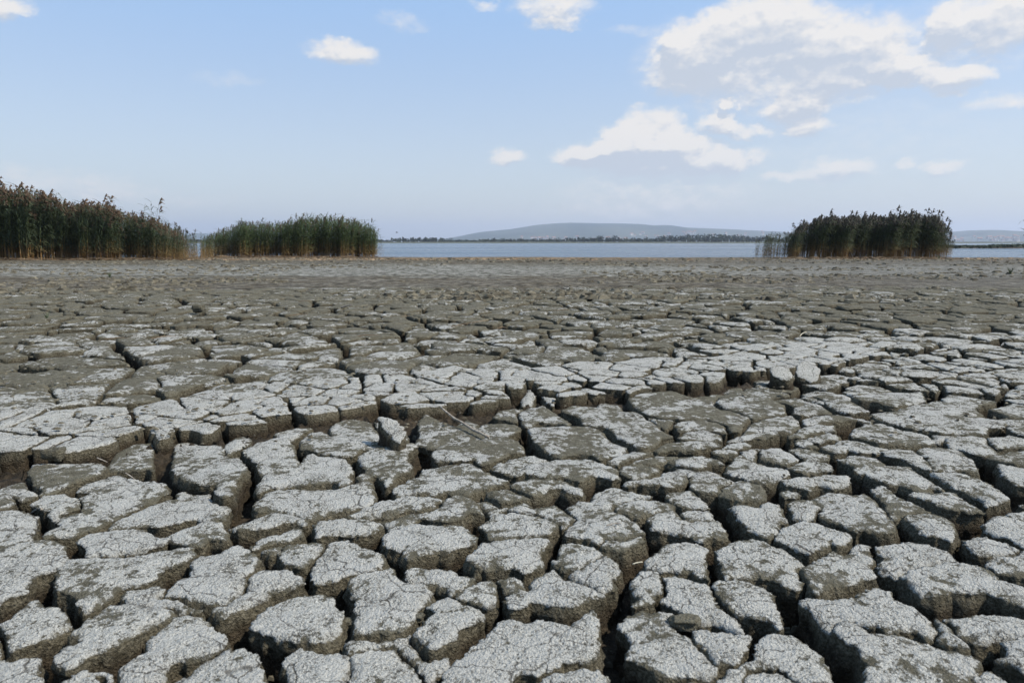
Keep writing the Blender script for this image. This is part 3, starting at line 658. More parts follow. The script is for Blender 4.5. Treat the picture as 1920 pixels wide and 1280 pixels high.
for i2 in range(len(S2)):
    sx, sy = S2[i2]
    if not in_field(sx, sy): continue
    R = spacing2(sx, sy)*1.15; lo = (sx-R, sy-R); hi = (sx+R, sy+R)
    dd2 = np.hypot(S2[:, 0]-sx, S2[:, 1]-sy); near2 = np.where(dd2 < 2.6*R)[0]
    R1 = spacing1(sx, sy)*2.4+R; near1 = np.where(np.hypot(S1[:, 0]-sx, S1[:, 1]-sy) < R1)[0]
    tn = near_traced((lo, hi)); c8 = 15
    qx, qy = np.meshgrid(np.linspace(lo[0], hi[0], c8), np.linspace(lo[1], hi[1], c8)); qx = qx.ravel(); qy = qy.ravel(); qwx, qwy = warp(qx, qy)
    f2 = fdiff(S2, i2, near2, qwx, qwy) > .01; 
    if not f2.any(): continue
    i1s = near1[np.argmin(np.hypot(qwx[:, None]-S1[near1, 0], qwy[:, None]-S1[near1, 1]), 1)]; sd = ledge_s(qwx, qwy) > 0
    for i1 in np.unique(i1s[f2]):
        for side in (True, False):
            sel = f2 & (i1s == i1) & (sd == side)
            if sel.sum() < 3: continue
            bb = (np.array([qx[sel].min(), qy[sel].min()])-.03, np.array([qx[sel].max(), qy[sel].max()])+.03)
            hh = vnoise(i1*1.37, i2*.73+.5, seed=71)+.5; cy0 = (bb[0][1]+bb[1][1])/2
            band = side and float(ledge_s(np.array(sx), np.array(sy))) < .62 and sx < 2.6
            back = side and not band; w1 = (.011+.009*hh)*(1 if not band else .65)*(1 if not back else 1.5+.12*(cy0-3)); w2 = .0022+.005*float(hh) if not band else .0045+.005*float(hh)
            if back: w2 *= 1.6
            def field(x, y, i1=i1, i2=i2, side=side, near1=near1, near2=near2, tn=tn, w1=w1, w2=w2):
                wx, wy = warp(x, y)
                d = np.minimum(fdiff(S1, i1, near1, wx, wy)-w1, fdiff(S2, i2, near2, wx, wy)-w2)
                s = ledge_s(x, y); d = np.minimum(d, (s if side else -s-.012))
                for t in tn: d = np.minimum(d, -poly_sd(t['poly'], wx, wy)-.016)
                return d
            gx, gy = (bb[0]+bb[1])/2; rr = random.Random(i2*31+int(i1))
            zt = float(terrain(gx, gy + (.03 if side else -.03)))
            if side and float(ledge_s(np.array(gx), np.array(gy))) < .02: zt = max(zt, float(terrain(gx, gy+.06)))
            dep = (.10 if not band else .15)*(1-.75*float(sstep(np.array(cy0), 6, 12.5)))
            if not side and tn: zt -= .012
            fl = 1-.7*float(sstep(np.array(cy0), 6, 12))
            p = build_plate(field, bb, zt+rr.uniform(-.008, .008)*fl*(.4 if band else 1)*(2.6 if back else 1), 0, 0, crust_at(gx, gy)+rr.uniform(-.09, .09)*(2.2 if back else 1), max(dep, .03), i2, (rr.uniform(-.04, .04)*fl*(.4 if band else 1), rr.uniform(-.035, .05)*fl*(.4 if band else 1)), (.35 if band else (2.4 if back else 1.0)), (.008 if tn else .0014), (.022 if band else 0))
            if p: plates.append(p)

# ------------------------------------------------------------------ ground sheet (adaptive to distance), reaching under the lake and out to the horizon
def ground_sheet():
    ys = [-3, -1.5, -.5, .2]; y = .5
    while y < 46: ys.append(y); y += max(.014, min(.42, y*y*.0027))
    ys += list(np.geomspace(46.5, 9000, 40)); ys = np.array(ys)
    us = np.concatenate([-np.geomspace(3.2, .95, 14), np.linspace(-.92, .92, 520), np.geomspace(.95, 3.2, 14)])
    YY, UU = np.meshgrid(ys, us, indexing='ij'); XX = UU*(np.abs(YY)+.9); x = XX.ravel(); y = YY.ravel()
    rise = sstep(y + 1.5*fbm(x, y, .5, 2, 81), 9.2, 12.6)
    sl = ledge_s(x, y); foot = sstep(sl, -.20, -.02)*(1-sstep(sl, .0, .02))*(1-sstep(x, 2.4, 3.4)); dep = (.105-.080*foot)*(1-rise) - .012*rise
    z = terrain(x, y) - dep + (.022*fbm(x, y, 12, 3, 83)+.012*fbm(x, y, 40, 2, 85))*(1-rise*.55)*(y < 45) + rise*.05*fbm(x, y, 1.7, 3, 87)*(y < 45)*(1-.5*sstep(y, 25, 38)) 
    z = np.where(y > 60, -3.0, z)
    z = np.where(y > 740, -.1+sstep(y, 700, 790)*1.5, z)
    n0, n1 = YY.shape; i = np.arange(n0*n1).reshape(n0, n1)
    f = np.stack([i[:-1, :-1].ravel(), i[:-1, 1:].ravel(), i[1:, 1:].ravel(), i[1:, :-1].ravel()], 1)
    me = raw_mesh('ground', np.stack([x, y, z], 1), f, [M_GROUND], attrs={'rise': rise})
    return link('ground', me, kind='structure', label='dried lakebed soil under the cracked mud')
ground = ground_sheet()
def on_screen(p):
    x, y, z = p['c']; dz = z-CAM_H; ct, st = math.cos(PITCH), math.sin(PITCH); f = y*ct - dz*st; u = y*st + dz*ct
    return f > .3 and abs(x/f) < .80 and -.56 < u/f
order = sorted([p for p in plates if on_screen(p)], key=lambda p: -p['size'])[:298]; ids = {id(p) for p in order}
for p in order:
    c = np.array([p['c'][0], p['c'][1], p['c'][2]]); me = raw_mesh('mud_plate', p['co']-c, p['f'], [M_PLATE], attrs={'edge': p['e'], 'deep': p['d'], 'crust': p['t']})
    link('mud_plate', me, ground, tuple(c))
rest = [p for p in plates if id(p) not in ids]
off = 0; F = []
for p in rest: F.append(p['f']+off); off += len(p['co'])
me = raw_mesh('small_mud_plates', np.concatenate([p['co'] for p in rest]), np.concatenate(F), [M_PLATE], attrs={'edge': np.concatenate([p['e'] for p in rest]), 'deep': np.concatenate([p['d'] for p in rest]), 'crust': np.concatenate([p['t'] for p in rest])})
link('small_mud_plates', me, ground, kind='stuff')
print('PLATES', len(plates), 'tris', sum(len(p['f']) for p in plates)*2)

# ------------------------------------------------------------------ lake
WZ = -.125
mb = MB(); xs = [-7000, -900, -120, -40, -20, -10, 0, 10, 20, 40, 120, 900, 7000]; ysw = [33, 40, 60, 120, 300, 700, 8500]
v = [(x, y, WZ) for y in ysw for x in xs]; nxs = len(xs)
mb.add(v, [(j*nxs+i, j*nxs+i+1, (j+1)*nxs+i+1, (j+1)*nxs+i) for j in range(len(ysw)-1) for i in range(nxs-1)])
link('lake_water', mb.mesh('lake_water', [M_WATER]), kind='structure', label='calm pale blue lake water beyond the dry bed')

def at(px, Y, z=0.0):
    """world point at pixel column px, distance Y"""
    return ((px-960)/1280*(Y*math.cos(PITCH)+(CAM_H-z)*math.sin(PITCH)), Y, z)
def height_for(py, Y):
    dv = cam_dir(960, py); return CAM_H + dv[2]/dv[1]*Y

# ------------------------------------------------------------------ far land, hills
def hill(name, prof, Y, depth, label, seed):
    px = [p[0] for p in prof]; hz = [height_for(p[1], Y) for p in prof]
    nx, ny = 150, 26; X = np.linspace(at(px[0], Y)[0], at(px[-1], Y)[0], nx); T = np.linspace(-1, 1, ny)
    H = np.interp(X, [at(q, Y)[0] for q in px], hz)
    XX, TT = np.meshgrid(X, T, indexing='ij'); HH = np.repeat(H[:, None], ny, 1)
    Zs = HH*(1-np.abs(TT)**1.6) + (HH*.10+3)*fbm(XX/260, TT*4, 1.0, 4, seed)*(1-TT**2)*np.where(np.abs(TT) < .12, .45, 1)
    YY = Y + TT*depth*(1+.0*XX)
    Zs = np.maximum(Zs, -1) + .5
    i = np.arange(nx*ny).reshape(nx, ny); f = np.stack([i[:-1, :-1].ravel(), i[1:, :-1].ravel(), i[1:, 1:].ravel(), i[:-1, 1:].ravel()], 1)
    link(name, raw_mesh(name, np.stack([XX.ravel(), YY.ravel(), Zs.ravel()], 1), f, [M_HILL]), kind='structure', label=label)
hill('hill', [(820,454),(850,447),(902,435.5),(957,429.5),(1008,421.6),(1068,417.6),(1115,418.8),(1195,420.4),(1218,423.5),(1242,422),(1274,426.7),(1353,429.5),(1440,435.4),(1560,444),(1660,452)], 5200, 1500, 'long blue wooded hill across the lake', 91)
hill('hill', [(1690,452),(1772,443),(1796,436),(1824,432),(1836,432.4),(1843,435),(1860,435.7),(1881,433.4),(1920,433.8),(2050,430),(2300,436),(2600,440)], 4200, 1100, 'blue hill behind the town at the right edge', 95)
hill('hill', [(-700,452),(-500,444),(-200,439),(100,437),(380,437),(480,446),(600,452)], 5600, 1200, 'faint hazy hill behind the left reeds', 97)

def tree_mesh(seed, n=70):
    r = random.Random(seed); mt = MB(); mb = MB(); mt.tube([(0,0,-.2),(0,0,.35),(.03,0,.6)], [.035,.028,.012], 5)
    for _ in range(n):
        a = r.uniform(0, 2*PI); t = r.random(); rad = .42*math.sqrt(r.random())*(1-.5*abs(t-.4)); c = (rad*math.cos(a)*1.1, rad*math.sin(a), .25+.7*t); s = r.uniform(.07, .13)
        vs = [(c[0]+r.uniform(-s, s), c[1]+r.uniform(-s, s), c[2]+r.uniform(-s, s)) for _ in range(4)]
        mb.add(vs, [(0,1,2), (0,2,3), (0,3,1), (1,3,2)])
    return mb.mesh('crown', [M_TREE]), mt.mesh('trunk', [M_TRUNK])
TM = [tree_mesh(s) for s in range(7)]
rt = random.Random(11)
FS = 790
# a belt of woodland on the far shore, read as one mass
mbw = MB(); 
def wood_h(px):
    base = 4.2
    for a, b, h in ((735,830,6.2),(830,900,3.2),(900,1060,4.4),(1060,1160,6.6),(1160,1240,5.4),(1240,1400,8.6),(1400,1500,7.2),(380,735,3.6)):
        if a <= px < b: base = h
    return base
for k in range(3600):
    px = rt.uniform(330, 1760); Y = FS+rt.uniform(0, 45); h = wood_h(px)*rt.uniform(.35, 1.0)
    x, y, z = at(px, Y, .2); s = rt.uniform(.8, 1.9)
    vs = [(x+rt.uniform(-s, s)*1.5, y+rt.uniform(-s, s), 1.0+h*rt.random()+rt.uniform(-s, s)*.6) for _ in range(4)]
    mbw.add(vs, [(0,1,2), (0,2,3), (0,3,1), (1,3,2)])
link('far_wood', mbw.mesh('far_wood', [M_TREE]), kind='stuff', label='dark belt of woodland on the far lake shore')
def far_trees(n, x0, x1, Y, hf, label, group, seed):
    r = random.Random(seed)
    for k in range(n):
        px = x0+(x1-x0)*(k+r.uniform(.1, .9))/n; yy = Y+r.uniform(-3, 25); x, y, z = at(px, yy); h = hf(px)*r.uniform(.8, 1.25)
        o = link('far_tree', None, None, (x, y, .9), label=label, cat='tree', group=group); tm = TM[r.randrange(7)]; link('crown', tm[0], o, kind='stuff'); link('trunk', tm[1], o); o.scale = (h*r.uniform(1.0, 1.6), h, h); o.rotation_euler.z = r.uniform(0, 6.28)
far_trees(14, 745, 850, FS-3, lambda p: 4.5, 'small round tree on the far shore left of the hill', 'sparse trees on the far shore left of the hill', 1)
far_trees(34, 850, 1240, FS-3, wood_h, 'rounded tree in the low tree line below the long hill', 'trees along the far shore below the hill', 2)
far_trees(26, 1240, 1430, FS-3, lambda p: wood_h(p)*.95, 'tall dark tree in the dense wood right of centre on the far shore', 'tall trees of the far wood', 3)
# low land with scrub closer by on the right
mbs = MB(); 
i0 = at(1700, 112)[0]; i1 = at(2300, 112)[0]; n = 60
vs = []
for i in range(n+1):
    x = i0+(i1-i0)*i/n; e_ = min(1, i/6); vs += [(x, 108-1.5*e_+rt.uniform(-.3, .3), WZ-.05), (x, 112, WZ+.10*e_), (x, 150, WZ+.16*e_), (x, 155, WZ-.1)]
mbs.add(vs, [(4*i+j, 4*i+4+j, 4*i+5+j, 4*i+1+j) for i in range(n) for j in range(3)])
spit = link('land_spit', mbs.mesh('land_spit', [M_GROUND]), kind='structure', label='low dark strip of land in the lake at the right edge')
mbs = MB()
for k in range(2600):
    px = rt.uniform(1742, 2250); Y = rt.uniform(109, 140); x, y, z = at(px, Y); hh = .62*(.55+.6*(fbm(np.array(px/40), np.array(0.), 1, 2, 5)+.5))
    s = rt.uniform(.10, .3); vs = [(x+rt.uniform(-s, s)*2, y+rt.uniform(-s, s), WZ+.06+hh*rt.random()+rt.uniform(-s, s)*.3) for _ in range(4)]
    mbs.add(vs, [(0,1,2), (0,2,3), (0,3,1), (1,3,2)])
link('scrub', mbs.mesh('scrub', [M_TREE]), kind='stuff', label='low dark scrub on the land spit at the right')
def bush(px, Y, w, h, label):
    r = random.Random(int(px)); mb = MB()
    for _ in range(60):
        a = r.uniform(0, 6.28); q = math.sqrt(r.random()); t = r.random(); s = r.uniform(.12, .22)*w; c = (q*math.cos(a)*w*.5*(1.1-.5*t), q*math.sin(a)*w*.4, h*t*.85)
        mb.add([(c[0]+r.uniform(-s, s), c[1]+r.uniform(-s, s), c[2]+r.uniform(-s, s)*.6) for _ in range(4)], [(0,1,2), (0,2,3), (0,3,1), (1,3,2)])
    link('bush', mb.mesh('bush', [M_TREE]), None, at(px, Y, WZ+.02), label=label, cat='bush', group='dark bushes at the tip of the land spit')
for px, w, lb in ((1794, .85, 'dark bush at the left tip of the low land spit'), (1821, .6, 'small dark bush second from the left on the land spit'), (1836, .55, 'lowest dark bush in the middle of the land spit row'), (1846, .8, 'broad dark bush right of centre on the land spit'), (1857, .6, 'rightmost dark bush of the row at the spit')): bush(px, 107, w, .42, lb)

# houses of the towns on the far slopes
def house_mesh(seed):
    r = random.Random(seed); w, dp, h = r.uniform(7, 13), r.uniform(6, 9), r.uniform(4, 8); out = []
    mb = MB(); mb.box(-w/2, w/2, -dp/2, dp/2, -3, h); out.append(('wall', mb.mesh('wall', [M_WALL])))
    mb = MB(); o = .5; mb.add([(-w/2-o,-dp/2-o,h),(w/2+o,-dp/2-o,h),(w/2+o,dp/2+o,h),(-w/2-o,dp/2+o,h),(-w/2-o,0,h+2.2),(w/2+o,0,h+2.2)], [(0,1,5,4),(2,3,4,5),(0,4,3),(1,2,5),(0,3,2,1)]); out.append(('roof', mb.mesh('roof', [M_ROOF])))
    mb = MB()
    for i in range(3): mb.box(-w/2+w*(i+.5)/3-.5, -w/2+w*(i+.5)/3+.5, -dp/2-.06, -dp/2-.01, h*.45, h*.75)
    out.append(('window_row', mb.mesh('window_row', [M_GLASS]))); return out
HM = [house_mesh(s) for s in range(5)]
def house(px, py, Y, sc, label, group):
    z = height_for(py, Y); t = link('house', None, None, (*at(px, Y)[:2], z), label=label, cat='house', group=group); t.scale = (sc, sc, sc); t.rotation_euler.z = rt.uniform(-.5, .5)
    for nme, me in HM[rt.randrange(5)]: link(nme, me, t, kind='stuff' if nme == 'window_row' else None)
for k in range(26):
    px = 975+rt.random()*90 if k < 16 else rt.uniform(1065, 1190); house(px, rt.uniform(446, 451), 3650, rt.uniform(1.0, 1.9), 'tiny pale house of the village at the foot of the long hill', 'houses at the foot of the long hill')
for k in range(24):
    px = rt.uniform(1180, 1430); house(px, rt.uniform(436, 447), 3720, rt.uniform(.9, 1.6), 'tiny pale house scattered on the right slope of the long hill', 'houses scattered over the right slope of the hill')
for k in range(3):
    house(1290+k*3.2, 437+k*.8, 3720, 1.4, 'brightest pale building cluster high on the hill slope', 'bright buildings on the hill slope')
for k in range(40):
    px = rt.uniform(1775, 1925); house(px, rt.uniform(444, 455), 2900, rt.uniform(.8, 1.5), 'tiny pale house of the town below the right hill', 'houses of the town below the right hill')
house(1798, 452.5, 2900, 1.5, 'largest white building of the town, just right of the right reeds', None)
house(1854, 446, 2900, 1.4, 'white building alone on the slope above the right town', None)
house(1901, 445, 2900, 1.5, 'white building near the right edge above the town', None)

# ------------------------------------------------------------------ reeds
def reed_meshes(seed, lean, plume_big, leafm, plumem, has_plume=True, nl=19, leaf_from=.15):
    """unit-height reed: stem, leaf blades, feathery plume"""
    r = random.Random(seed); st = MB(); lf = MB(); pl = MB(); bend = lean*r.uniform(.6, 1.4); by = r.uniform(-.05, .05)
    def P(t): return Vector((bend*t**2.4, by*t**2, t*.93 - .10*abs(bend)*t**3))
    pts = [P(t) for t in (0, .2, .4, .6, .8, .95)]; st.tube(pts, [.0030, .0028, .0025, .002, .0014, .0008], 3)
    for k in range(nl):
        t = leaf_from + (.93-leaf_from)*(k+r.random()*.8)/nl; p = P(t); a = r.uniform(0, 2*PI) if abs(lean) < .02 else r.gauss(0, 1.5); L = r.uniform(.12, .19)*(1.15-.35*t); w = r.uniform(.0052, .0078)
        dx, dy = math.cos(a), math.sin(a)*.8; up = r.uniform(.45, 1.15); droop = r.uniform(.3, 1.0)
        prev = None; side = Vector((-dy, dx, .35)).normalized()
        for q in range(4):
            u = q/3; c = p + Vector((dx*L*u*1.0, dy*L*u*1.0, L*(up*u - droop*u*u))); ww = w*(1-.85*u)*(.7 if q == 0 else 1.15)
            cur = (c-side*ww, c+side*ww)
            if prev: lf.add([prev[0], prev[1], cur[1], cur[0]], [(0,1,2,3)])
            prev = cur
    if has_plume:
        p = P(.93); n = int(11*plume_big)
        for k in range(n):
            t = k/n; b = P(.86+.10*t); a = r.gauss(0, .9) if lean >= 0 else PI+r.gauss(0, .9); L = r.uniform(.035, .075)*plume_big*(1.1-.5*t); dx, dy = math.cos(a), math.sin(a); up = r.uniform(.2, 1.0)
            m1 = b+Vector((dx*L*.5, dy*L*.5, L*up*.9)); e = b+Vector((dx*L*1.1, dy*L*1.1, L*(up*.9-.35))); sd = Vector((-dy, dx, .6)).normalized()*.0052*plume_big
            pl.add([b, m1-sd, m1+sd, e-sd*.5, e+sd*.5], [(0,1,2), (1,3,4,2)])
            pl.add([b+Vector((0, 0, .008)), m1+Vector((0, .006, .014)), m1+Vector((dx*.012, dy*.012, -.008))], [(0, 1, 2)])
    S = st.mesh('reed', [M_STEM]); Lm = lf.mesh('leaf_blades', [leafm]); Pm = pl.mesh('plume', [plumem]) if has_plume else None
    return S, Lm, Pm
def mesh_arrays(me):
    n = len(me.vertices); co = np.zeros(n*3, np.float32); me.vertices.foreach_get('co', co); me.calc_loop_triangles()
    t = np.zeros(len(me.loop_triangles)*3, np.int32); me.loop_triangles.foreach_get('vertices', t); return co.reshape(-1, 3), t.reshape(-1, 3)
def reed_bed(name, label, cat, variants, plants, leafm, plumem, group=None, ind=300, front=None):
    """plants: list of (x, y, z, height, rot, prominence)"""
    cx = sum(p[0] for p in plants)/len(plants); cy = sum(p[1] for p in plants)/len(plants)
    root = link(name, None, None, (cx, cy, WZ), label=label, cat=cat, group=group)
    plants = sorted(plants, key=lambda p: -p[5]); rr = random.Random(5)
    for (x, y, z, h, rot, pr) in plants[:ind]:
        S, L, Pm = variants[rr.randrange(len(variants))]
        o = link('reed', S, root, (x-cx, y-cy, z-WZ)); o.scale = (h, h, h); o.rotation_euler.z = rot
        link('leaf_blades', L, o, kind='stuff')
        if Pm: link('plume', Pm, o, kind='stuff')
    rest = plants[ind:]
    if not rest: return root
    arr = [[mesh_arrays(m_) if m_ else None for m_ in v] for v in variants]; V = []; T = []; MI = []; off = 0
    for (x, y, z, h, rot, pr) in rest:
        k = rr.randrange(len(variants)); c, s = math.cos(rot), math.sin(rot)
        for mi, a in enumerate(arr[k]):
            if a is None: continue
            co, t = a; q = np.stack([(co[:, 0]*c-co[:, 1]*s)*h+x-cx, (co[:, 0]*s+co[:, 1]*c)*h+y-cy, co[:, 2]*h+z-WZ], 1)
            V.append(q); T.append(t+off); MI.append(np.full(len(t), mi)); off += len(q)
    me = raw_mesh('inner_reeds', np.concatenate(V), np.concatenate(T), [M_STEM, leafm, plumem], mi=np.concatenate(MI), smooth=False)
    link('inner_reeds', me, root, kind='stuff'); return root
def clump(px0, px1, Yf, depth, dens, prof, r, z=-.08, jit=.12, rot=.6):
    """prof: (px, py) skyline of the clump; returns plants"""
    out = []; x0, x1 = at(px0, Yf)[0], at(px1, Yf)[0]; n = int((x1-x0)*depth*dens); pp = [p[0] for p in prof]; hh = [height_for(p[1], Yf+depth*.3) for p in prof]
    for _ in range(int(n*.28)):
        px = r.uniform(px0, px1); h = float(np.interp(px, pp, hh))*r.uniform(.25, .5); yb = Yf+depth*r.uniform(.15, .9); x = at(px, yb)[0]; out.append((x, yb, z, h, r.uniform(0, 6.28), 0))
    for _ in range(n):
        px = r.uniform(px0, px1); dy = depth*r.random()**1.25; x = at(px, Yf+dy)[0]; y = Yf+dy+.35*math.sin(x*2.1)+.2*math.sin(x*5.3)
        h = float(np.interp(px, pp, hh))-z; q = r.random(); h *= 1+.10*float(vnoise(np.array(x*.9), np.array(.5), seed=3))+.07*float(vnoise(np.array(x*2.6), np.array(1.5), seed=4)); h *= (1-abs(r.gauss(0, jit))) if q > .12 else r.uniform(.45, .8); h *= r.uniform(.86, 1.0) if r.random() > .08 else r.uniform(1.0, 1.06)
        e = min(px-px0, px1-px)/(px1-px0)
        out.append((x, y, z, h/.96, r.gauss(0, rot), r.random()+(1.2 if dy < .5 else 0)+(.8 if e < .06 else 0)))
    return out
rr = random.Random(21)
VL = [reed_meshes(s, .10, 1.15, M_LEAF, M_PLUME, has_plume=s % 2 == 0) for s in range(9)]
VM = [reed_meshes(40+s, .07, .75, M_LEAF_G, M_PLUME_D, has_plume=s > 6) for s in range(9)]
VR = [reed_meshes(80+s, .13, 1.05, M_LEAF_D, M_PLUME_D, leaf_from=.22) for s in range(9)]
VN = [reed_meshes(120+s, .06, .9, M_LEAF, M_PLUME_D, has_plume=s % 2 == 0, nl=19, leaf_from=.12) for s in range(6)]
# left bed
pl = clump(-330, 350, 31, 4.6, 48, [(-330,315),(0,332),(25,334),(50,342),(95,352),(110,366),(150,368),(190,366),(230,385),(275,400),(300,407),(322,420),(340,434),(351,456)], rr, jit=.13)
pl += [(at(px, 31.5)[0], 31.5, -.05, height_for(py, 31.5)/.96+.05, 0, 3) for px, py in ((6,324),(22,329),(36,333),(50,340),(110,347),(107,352),(189,357),(199,356),(221,376),(268,370),(272,373))]
pl += [(at(px, 32.5)[0], 32.5, -.07, height_for(py, 32.5)/.96+.05, rr.gauss(0, .4), 3) for px, py in ((288,364),(292,362),(297,380),(303,398),(284,395),(278,402),(312,412))]
reed_bed('reed_bed', 'tallest reed bed with brown plumes at the left edge of the dry lakebed', 'reeds', VL, pl, M_LEAF, M_PLUME)
pl = []
for k in range(34):
    px = rr.uniform(236, 336); pl.append((at(px, 32)[0], 31.6+rr.uniform(-.4, 1), -.07, height_for(float(np.interp(px, [236,300,336], [388,404,432]))*rr.uniform(.955, 1.03), 32)+.1, rr.gauss(0, .7), 3))
for k in range(170):
    px = 292+ (rr.random()**1.6)*76; pl.append((at(px, 33)[0], 33+rr.uniform(-.8, 3), -.09, max(.5, height_for(float(np.interp(px, [296,330,350,368], [408,420,425,447])), 34)*rr.uniform(.55, 1.05)), rr.gauss(0, .8), 2*rr.random()))
reed_bed('reed_fringe', 'feathery fringe of thinner reeds tapering off the right end of the leftmost bed', 'reeds', VN, pl, M_LEAF, M_PLUME_D)
# middle clump, standing in the water
pl = clump(383, 702, 40.5, 4.2, 52, [(383,444),(400,430),(430,416),(455,407),(480,410),(520,408),(550,402),(570,396),(600,394),(640,397),(670,402),(690,410),(702,420)], rr, z=-.16, jit=.13)
pl += [(at(px, 41)[0], 41, -.16, height_for(py, 41)/.96+.15, 0, 3) for px, py in ((443,406),(453,401),(491,402),(515,405),(553,393),(566,391),(574,391),(590,393),(612,394),(677,404),(694,403),(698,405))]
pl += [(at(px, 41)[0], 41+rr.uniform(-.3, .3), -.16, height_for(py, 41)/.96+.15, rr.gauss(0, .5), 3) for px, py in ((705,426),(708,424),(700,430),(696,432),(711,434),(714,440),(704,436),(699,438),(384,434),(378,442),(390,430),(719,462),(728,466),(713,450))]
reed_bed('reed_clump', 'fresh green domed reed clump standing in the shallow water left of centre', 'reeds', VM, pl, M_LEAF_G, M_PLUME)
# sparse reeds between the two left stands
pl = [(at(px, 37)[0], 37+rr.uniform(-2, 2), -.14, height_for(rr.uniform(446, 462) if rr.random() < .7 else 436, 37)*rr.uniform(.9, 1.1)+.15, rr.gauss(0, 1), 1) for px in [rr.uniform(352, 392) for _ in range(46)]]
reed_bed('sparse_reeds', 'thin low reeds in the gap between the two left reed stands', 'reeds', VN, pl, M_LEAF, M_PLUME_D)
# right clump
pl = clump(1478, 1772, 36.5, 4.6, 58, [(1476,446),(1484,430),(1494,414),(1510,402),(1530,397),(1545,394),(1562,400),(1590,396),(1625,396),(1645,402),(1665,396),(1690,395),(1715,393),(1730,394),(1745,402),(1757,418),(1766,436),(1773,455)], rr, z=-.09, jit=.10, rot=.5)
pl += [(at(px, 37)[0], 37, -.09, height_for(py, 37)/.93+.09, 0, 3) for px, py in ((1540,389),(1582,392),(1588,392),(1606,394),(1652,393),(1666,382),(1692,389),(1724,387),(1730,389),(1744,391),(1749,393))]
pl += [(at(px, 37)[0], 37+rr.uniform(-.5, .8), -.09, height_for(py, 37)/.96+.09, rr.gauss(0, .25), 3) for px, py in ((1755,402),(1758,406),(1762,412),(1764,420),(1766,428),(1770,430),(1772,436),(1776,446),(1768,440),(1486,412),(1480,418),(1496,406))]
reed_bed('reed_clump', 'dark plumed reed clump on the shore at the right', 'reeds', VR, pl, M_LEAF_D, M_PLUME_D)
pl = []
for c0, c1, py, n in ((1419,1430,444,16),(1430,1442,436,22),(1438,1450,430,26),(1450,1458,436,18),(1461,1473,432,34),(1474,1484,434,26)):
    pl += [(at(px, 37.5)[0], 37.5+rr.uniform(-.6, .6), -.11, height_for(py+rr.uniform(-3, 14), 37.5)/.96+.1, rr.gauss(0, .6), 1) for px in [rr.uniform(c0, c1) for _ in range(n)]]
reed_bed('sparse_reeds', 'slender tufts of reed just left of the dark right clump', 'reeds', VN, pl, M_LEAF_D, M_PLUME_D)
# a single closer reed at the right edge
VE = [reed_meshes(300, -.09, .6, M_LEAF_D, M_PLUME_D, False, 11, .3)]
x, y, _ = at(1917, 14.5); zb = float(terrain(x, y))
reed_bed('bent_reed', 'single dark bent reed closest to the camera at the right edge', 'reeds', VE, [(x, y, zb-.01, 1.52, .2, 1), (x+.10, y+.1, zb-.01, 1.25, 2.6, 1), (x+.05, y-.1, zb-.01, .55, 3.4, 1)], M_LEAF_D, M_PLUME_D)

# ------------------------------------------------------------------ small things on the mud
mbf = MB(); rf = random.Random(77)
for a, b, Y in ((-300, 350, 30.4), (1470, 1790, 36), (383, 720, 39.2)):
    for _ in range(260):
        px = rf.uniform(a, b); yy = Y+rf.uniform(-.5, .7); x0_, y0_, _z = at(px, yy); z0_ = float(terrain(x0_, y0_))+.03; t = rf.gauss(0, .5)+(PI if rf.random() < .5 else 0); L = rf.uniform(.25, .9)
        mbf.tube([(x0_, y0_, z0_), (x0_+L*.5*math.cos(t), y0_+L*.5*math.sin(t), z0_+rf.uniform(0, .12)), (x0_+L*math.cos(t), y0_+L*math.sin(t), z0_+rf.uniform(-.01, .12))], [.009, .009, .005], 3)
link('fallen_stalks', mbf.mesh('fallen_stalks', [M_LITTER]), kind='stuff', label='broken reed stalks lying along the feet of the reed stands')
def gpt(px, py, z=0.0):
    p = unproject(px, py, z); return Vector((p[0], p[1], z))
def stick(name, a, b, r0, r1, m_, label, cat, bend=.01, knots=True):
    a, b = Vector(a), Vector(b); mb = MB(); pts = []; rad = []; n = 9; rs = random.Random(label); o = (b-a).orthogonal().normalized()
    for i in range(n):
        t = i/(n-1); pts.append(a.lerp(b, t)-a + o*bend*math.sin(t*PI)*rs.uniform(.7, 1.3)); rad.append((r0+(r1-r0)*t)*(1.25 if knots and i in (3, 6) else 1))
    mb.tube(pts, rad, 6); link(name, mb.mesh(name, [m_], True), None, tuple(a), label=label, cat=cat)
stick('dry_stick', gpt(825, 762, LEDGE_Z+.012), gpt(916, 819, .012), .0042, .0058, M_STICK, 'grey dry stick leaning from the ledge down onto a mud plate', 'stick')
stick('twig', gpt(182, 858, .02), gpt(201, 866, .008), .002, .0014, M_STICK, 'short twig poking from the ledge wall at the left', 'twig', .0005)
stick('twig', gpt(235, 886, -.005), gpt(254, 899, -.02), .002, .0014, M_STICK, 'short twig in the crack below the left ledge', 'twig', .0005)
stick('twig', gpt(58, 962, -.03), gpt(79, 955, .0), .003, .002, M_STICK, 'thin brown twig in the wide crack near the left edge', 'twig')
stick('straw', gpt(1186, 1057, -.015), gpt(1205, 1053, -.01), .0018, .0014, M_STRAW, 'bright white straw in a dark crack below centre', 'straw', .001, False)
stick('straw', gpt(1499, 632, .03), gpt(1512, 622, .07), .006, .003, M_STRAW, 'pale straw tuft stem on the mud in the right middle distance', 'straw', .01, False)
stick('twig', gpt(1137, 985, .004), gpt(1166, 980, .004), .0016, .001, M_STICK, 'hair-thin dark twig lying on a pale plate right of centre', 'twig', .002, False)
stick('twig', gpt(640, 577, .06), gpt(660, 572, .10), .010, .005, M_STICK, 'dark twig standing on the lakebed left of centre', 'twig')
stick('straw', gpt(846, 612, .05), gpt(915, 600, .06), .003, .002, M_LITTER, 'long tan reed stalk lying flat in the middle distance', 'straw', .006)
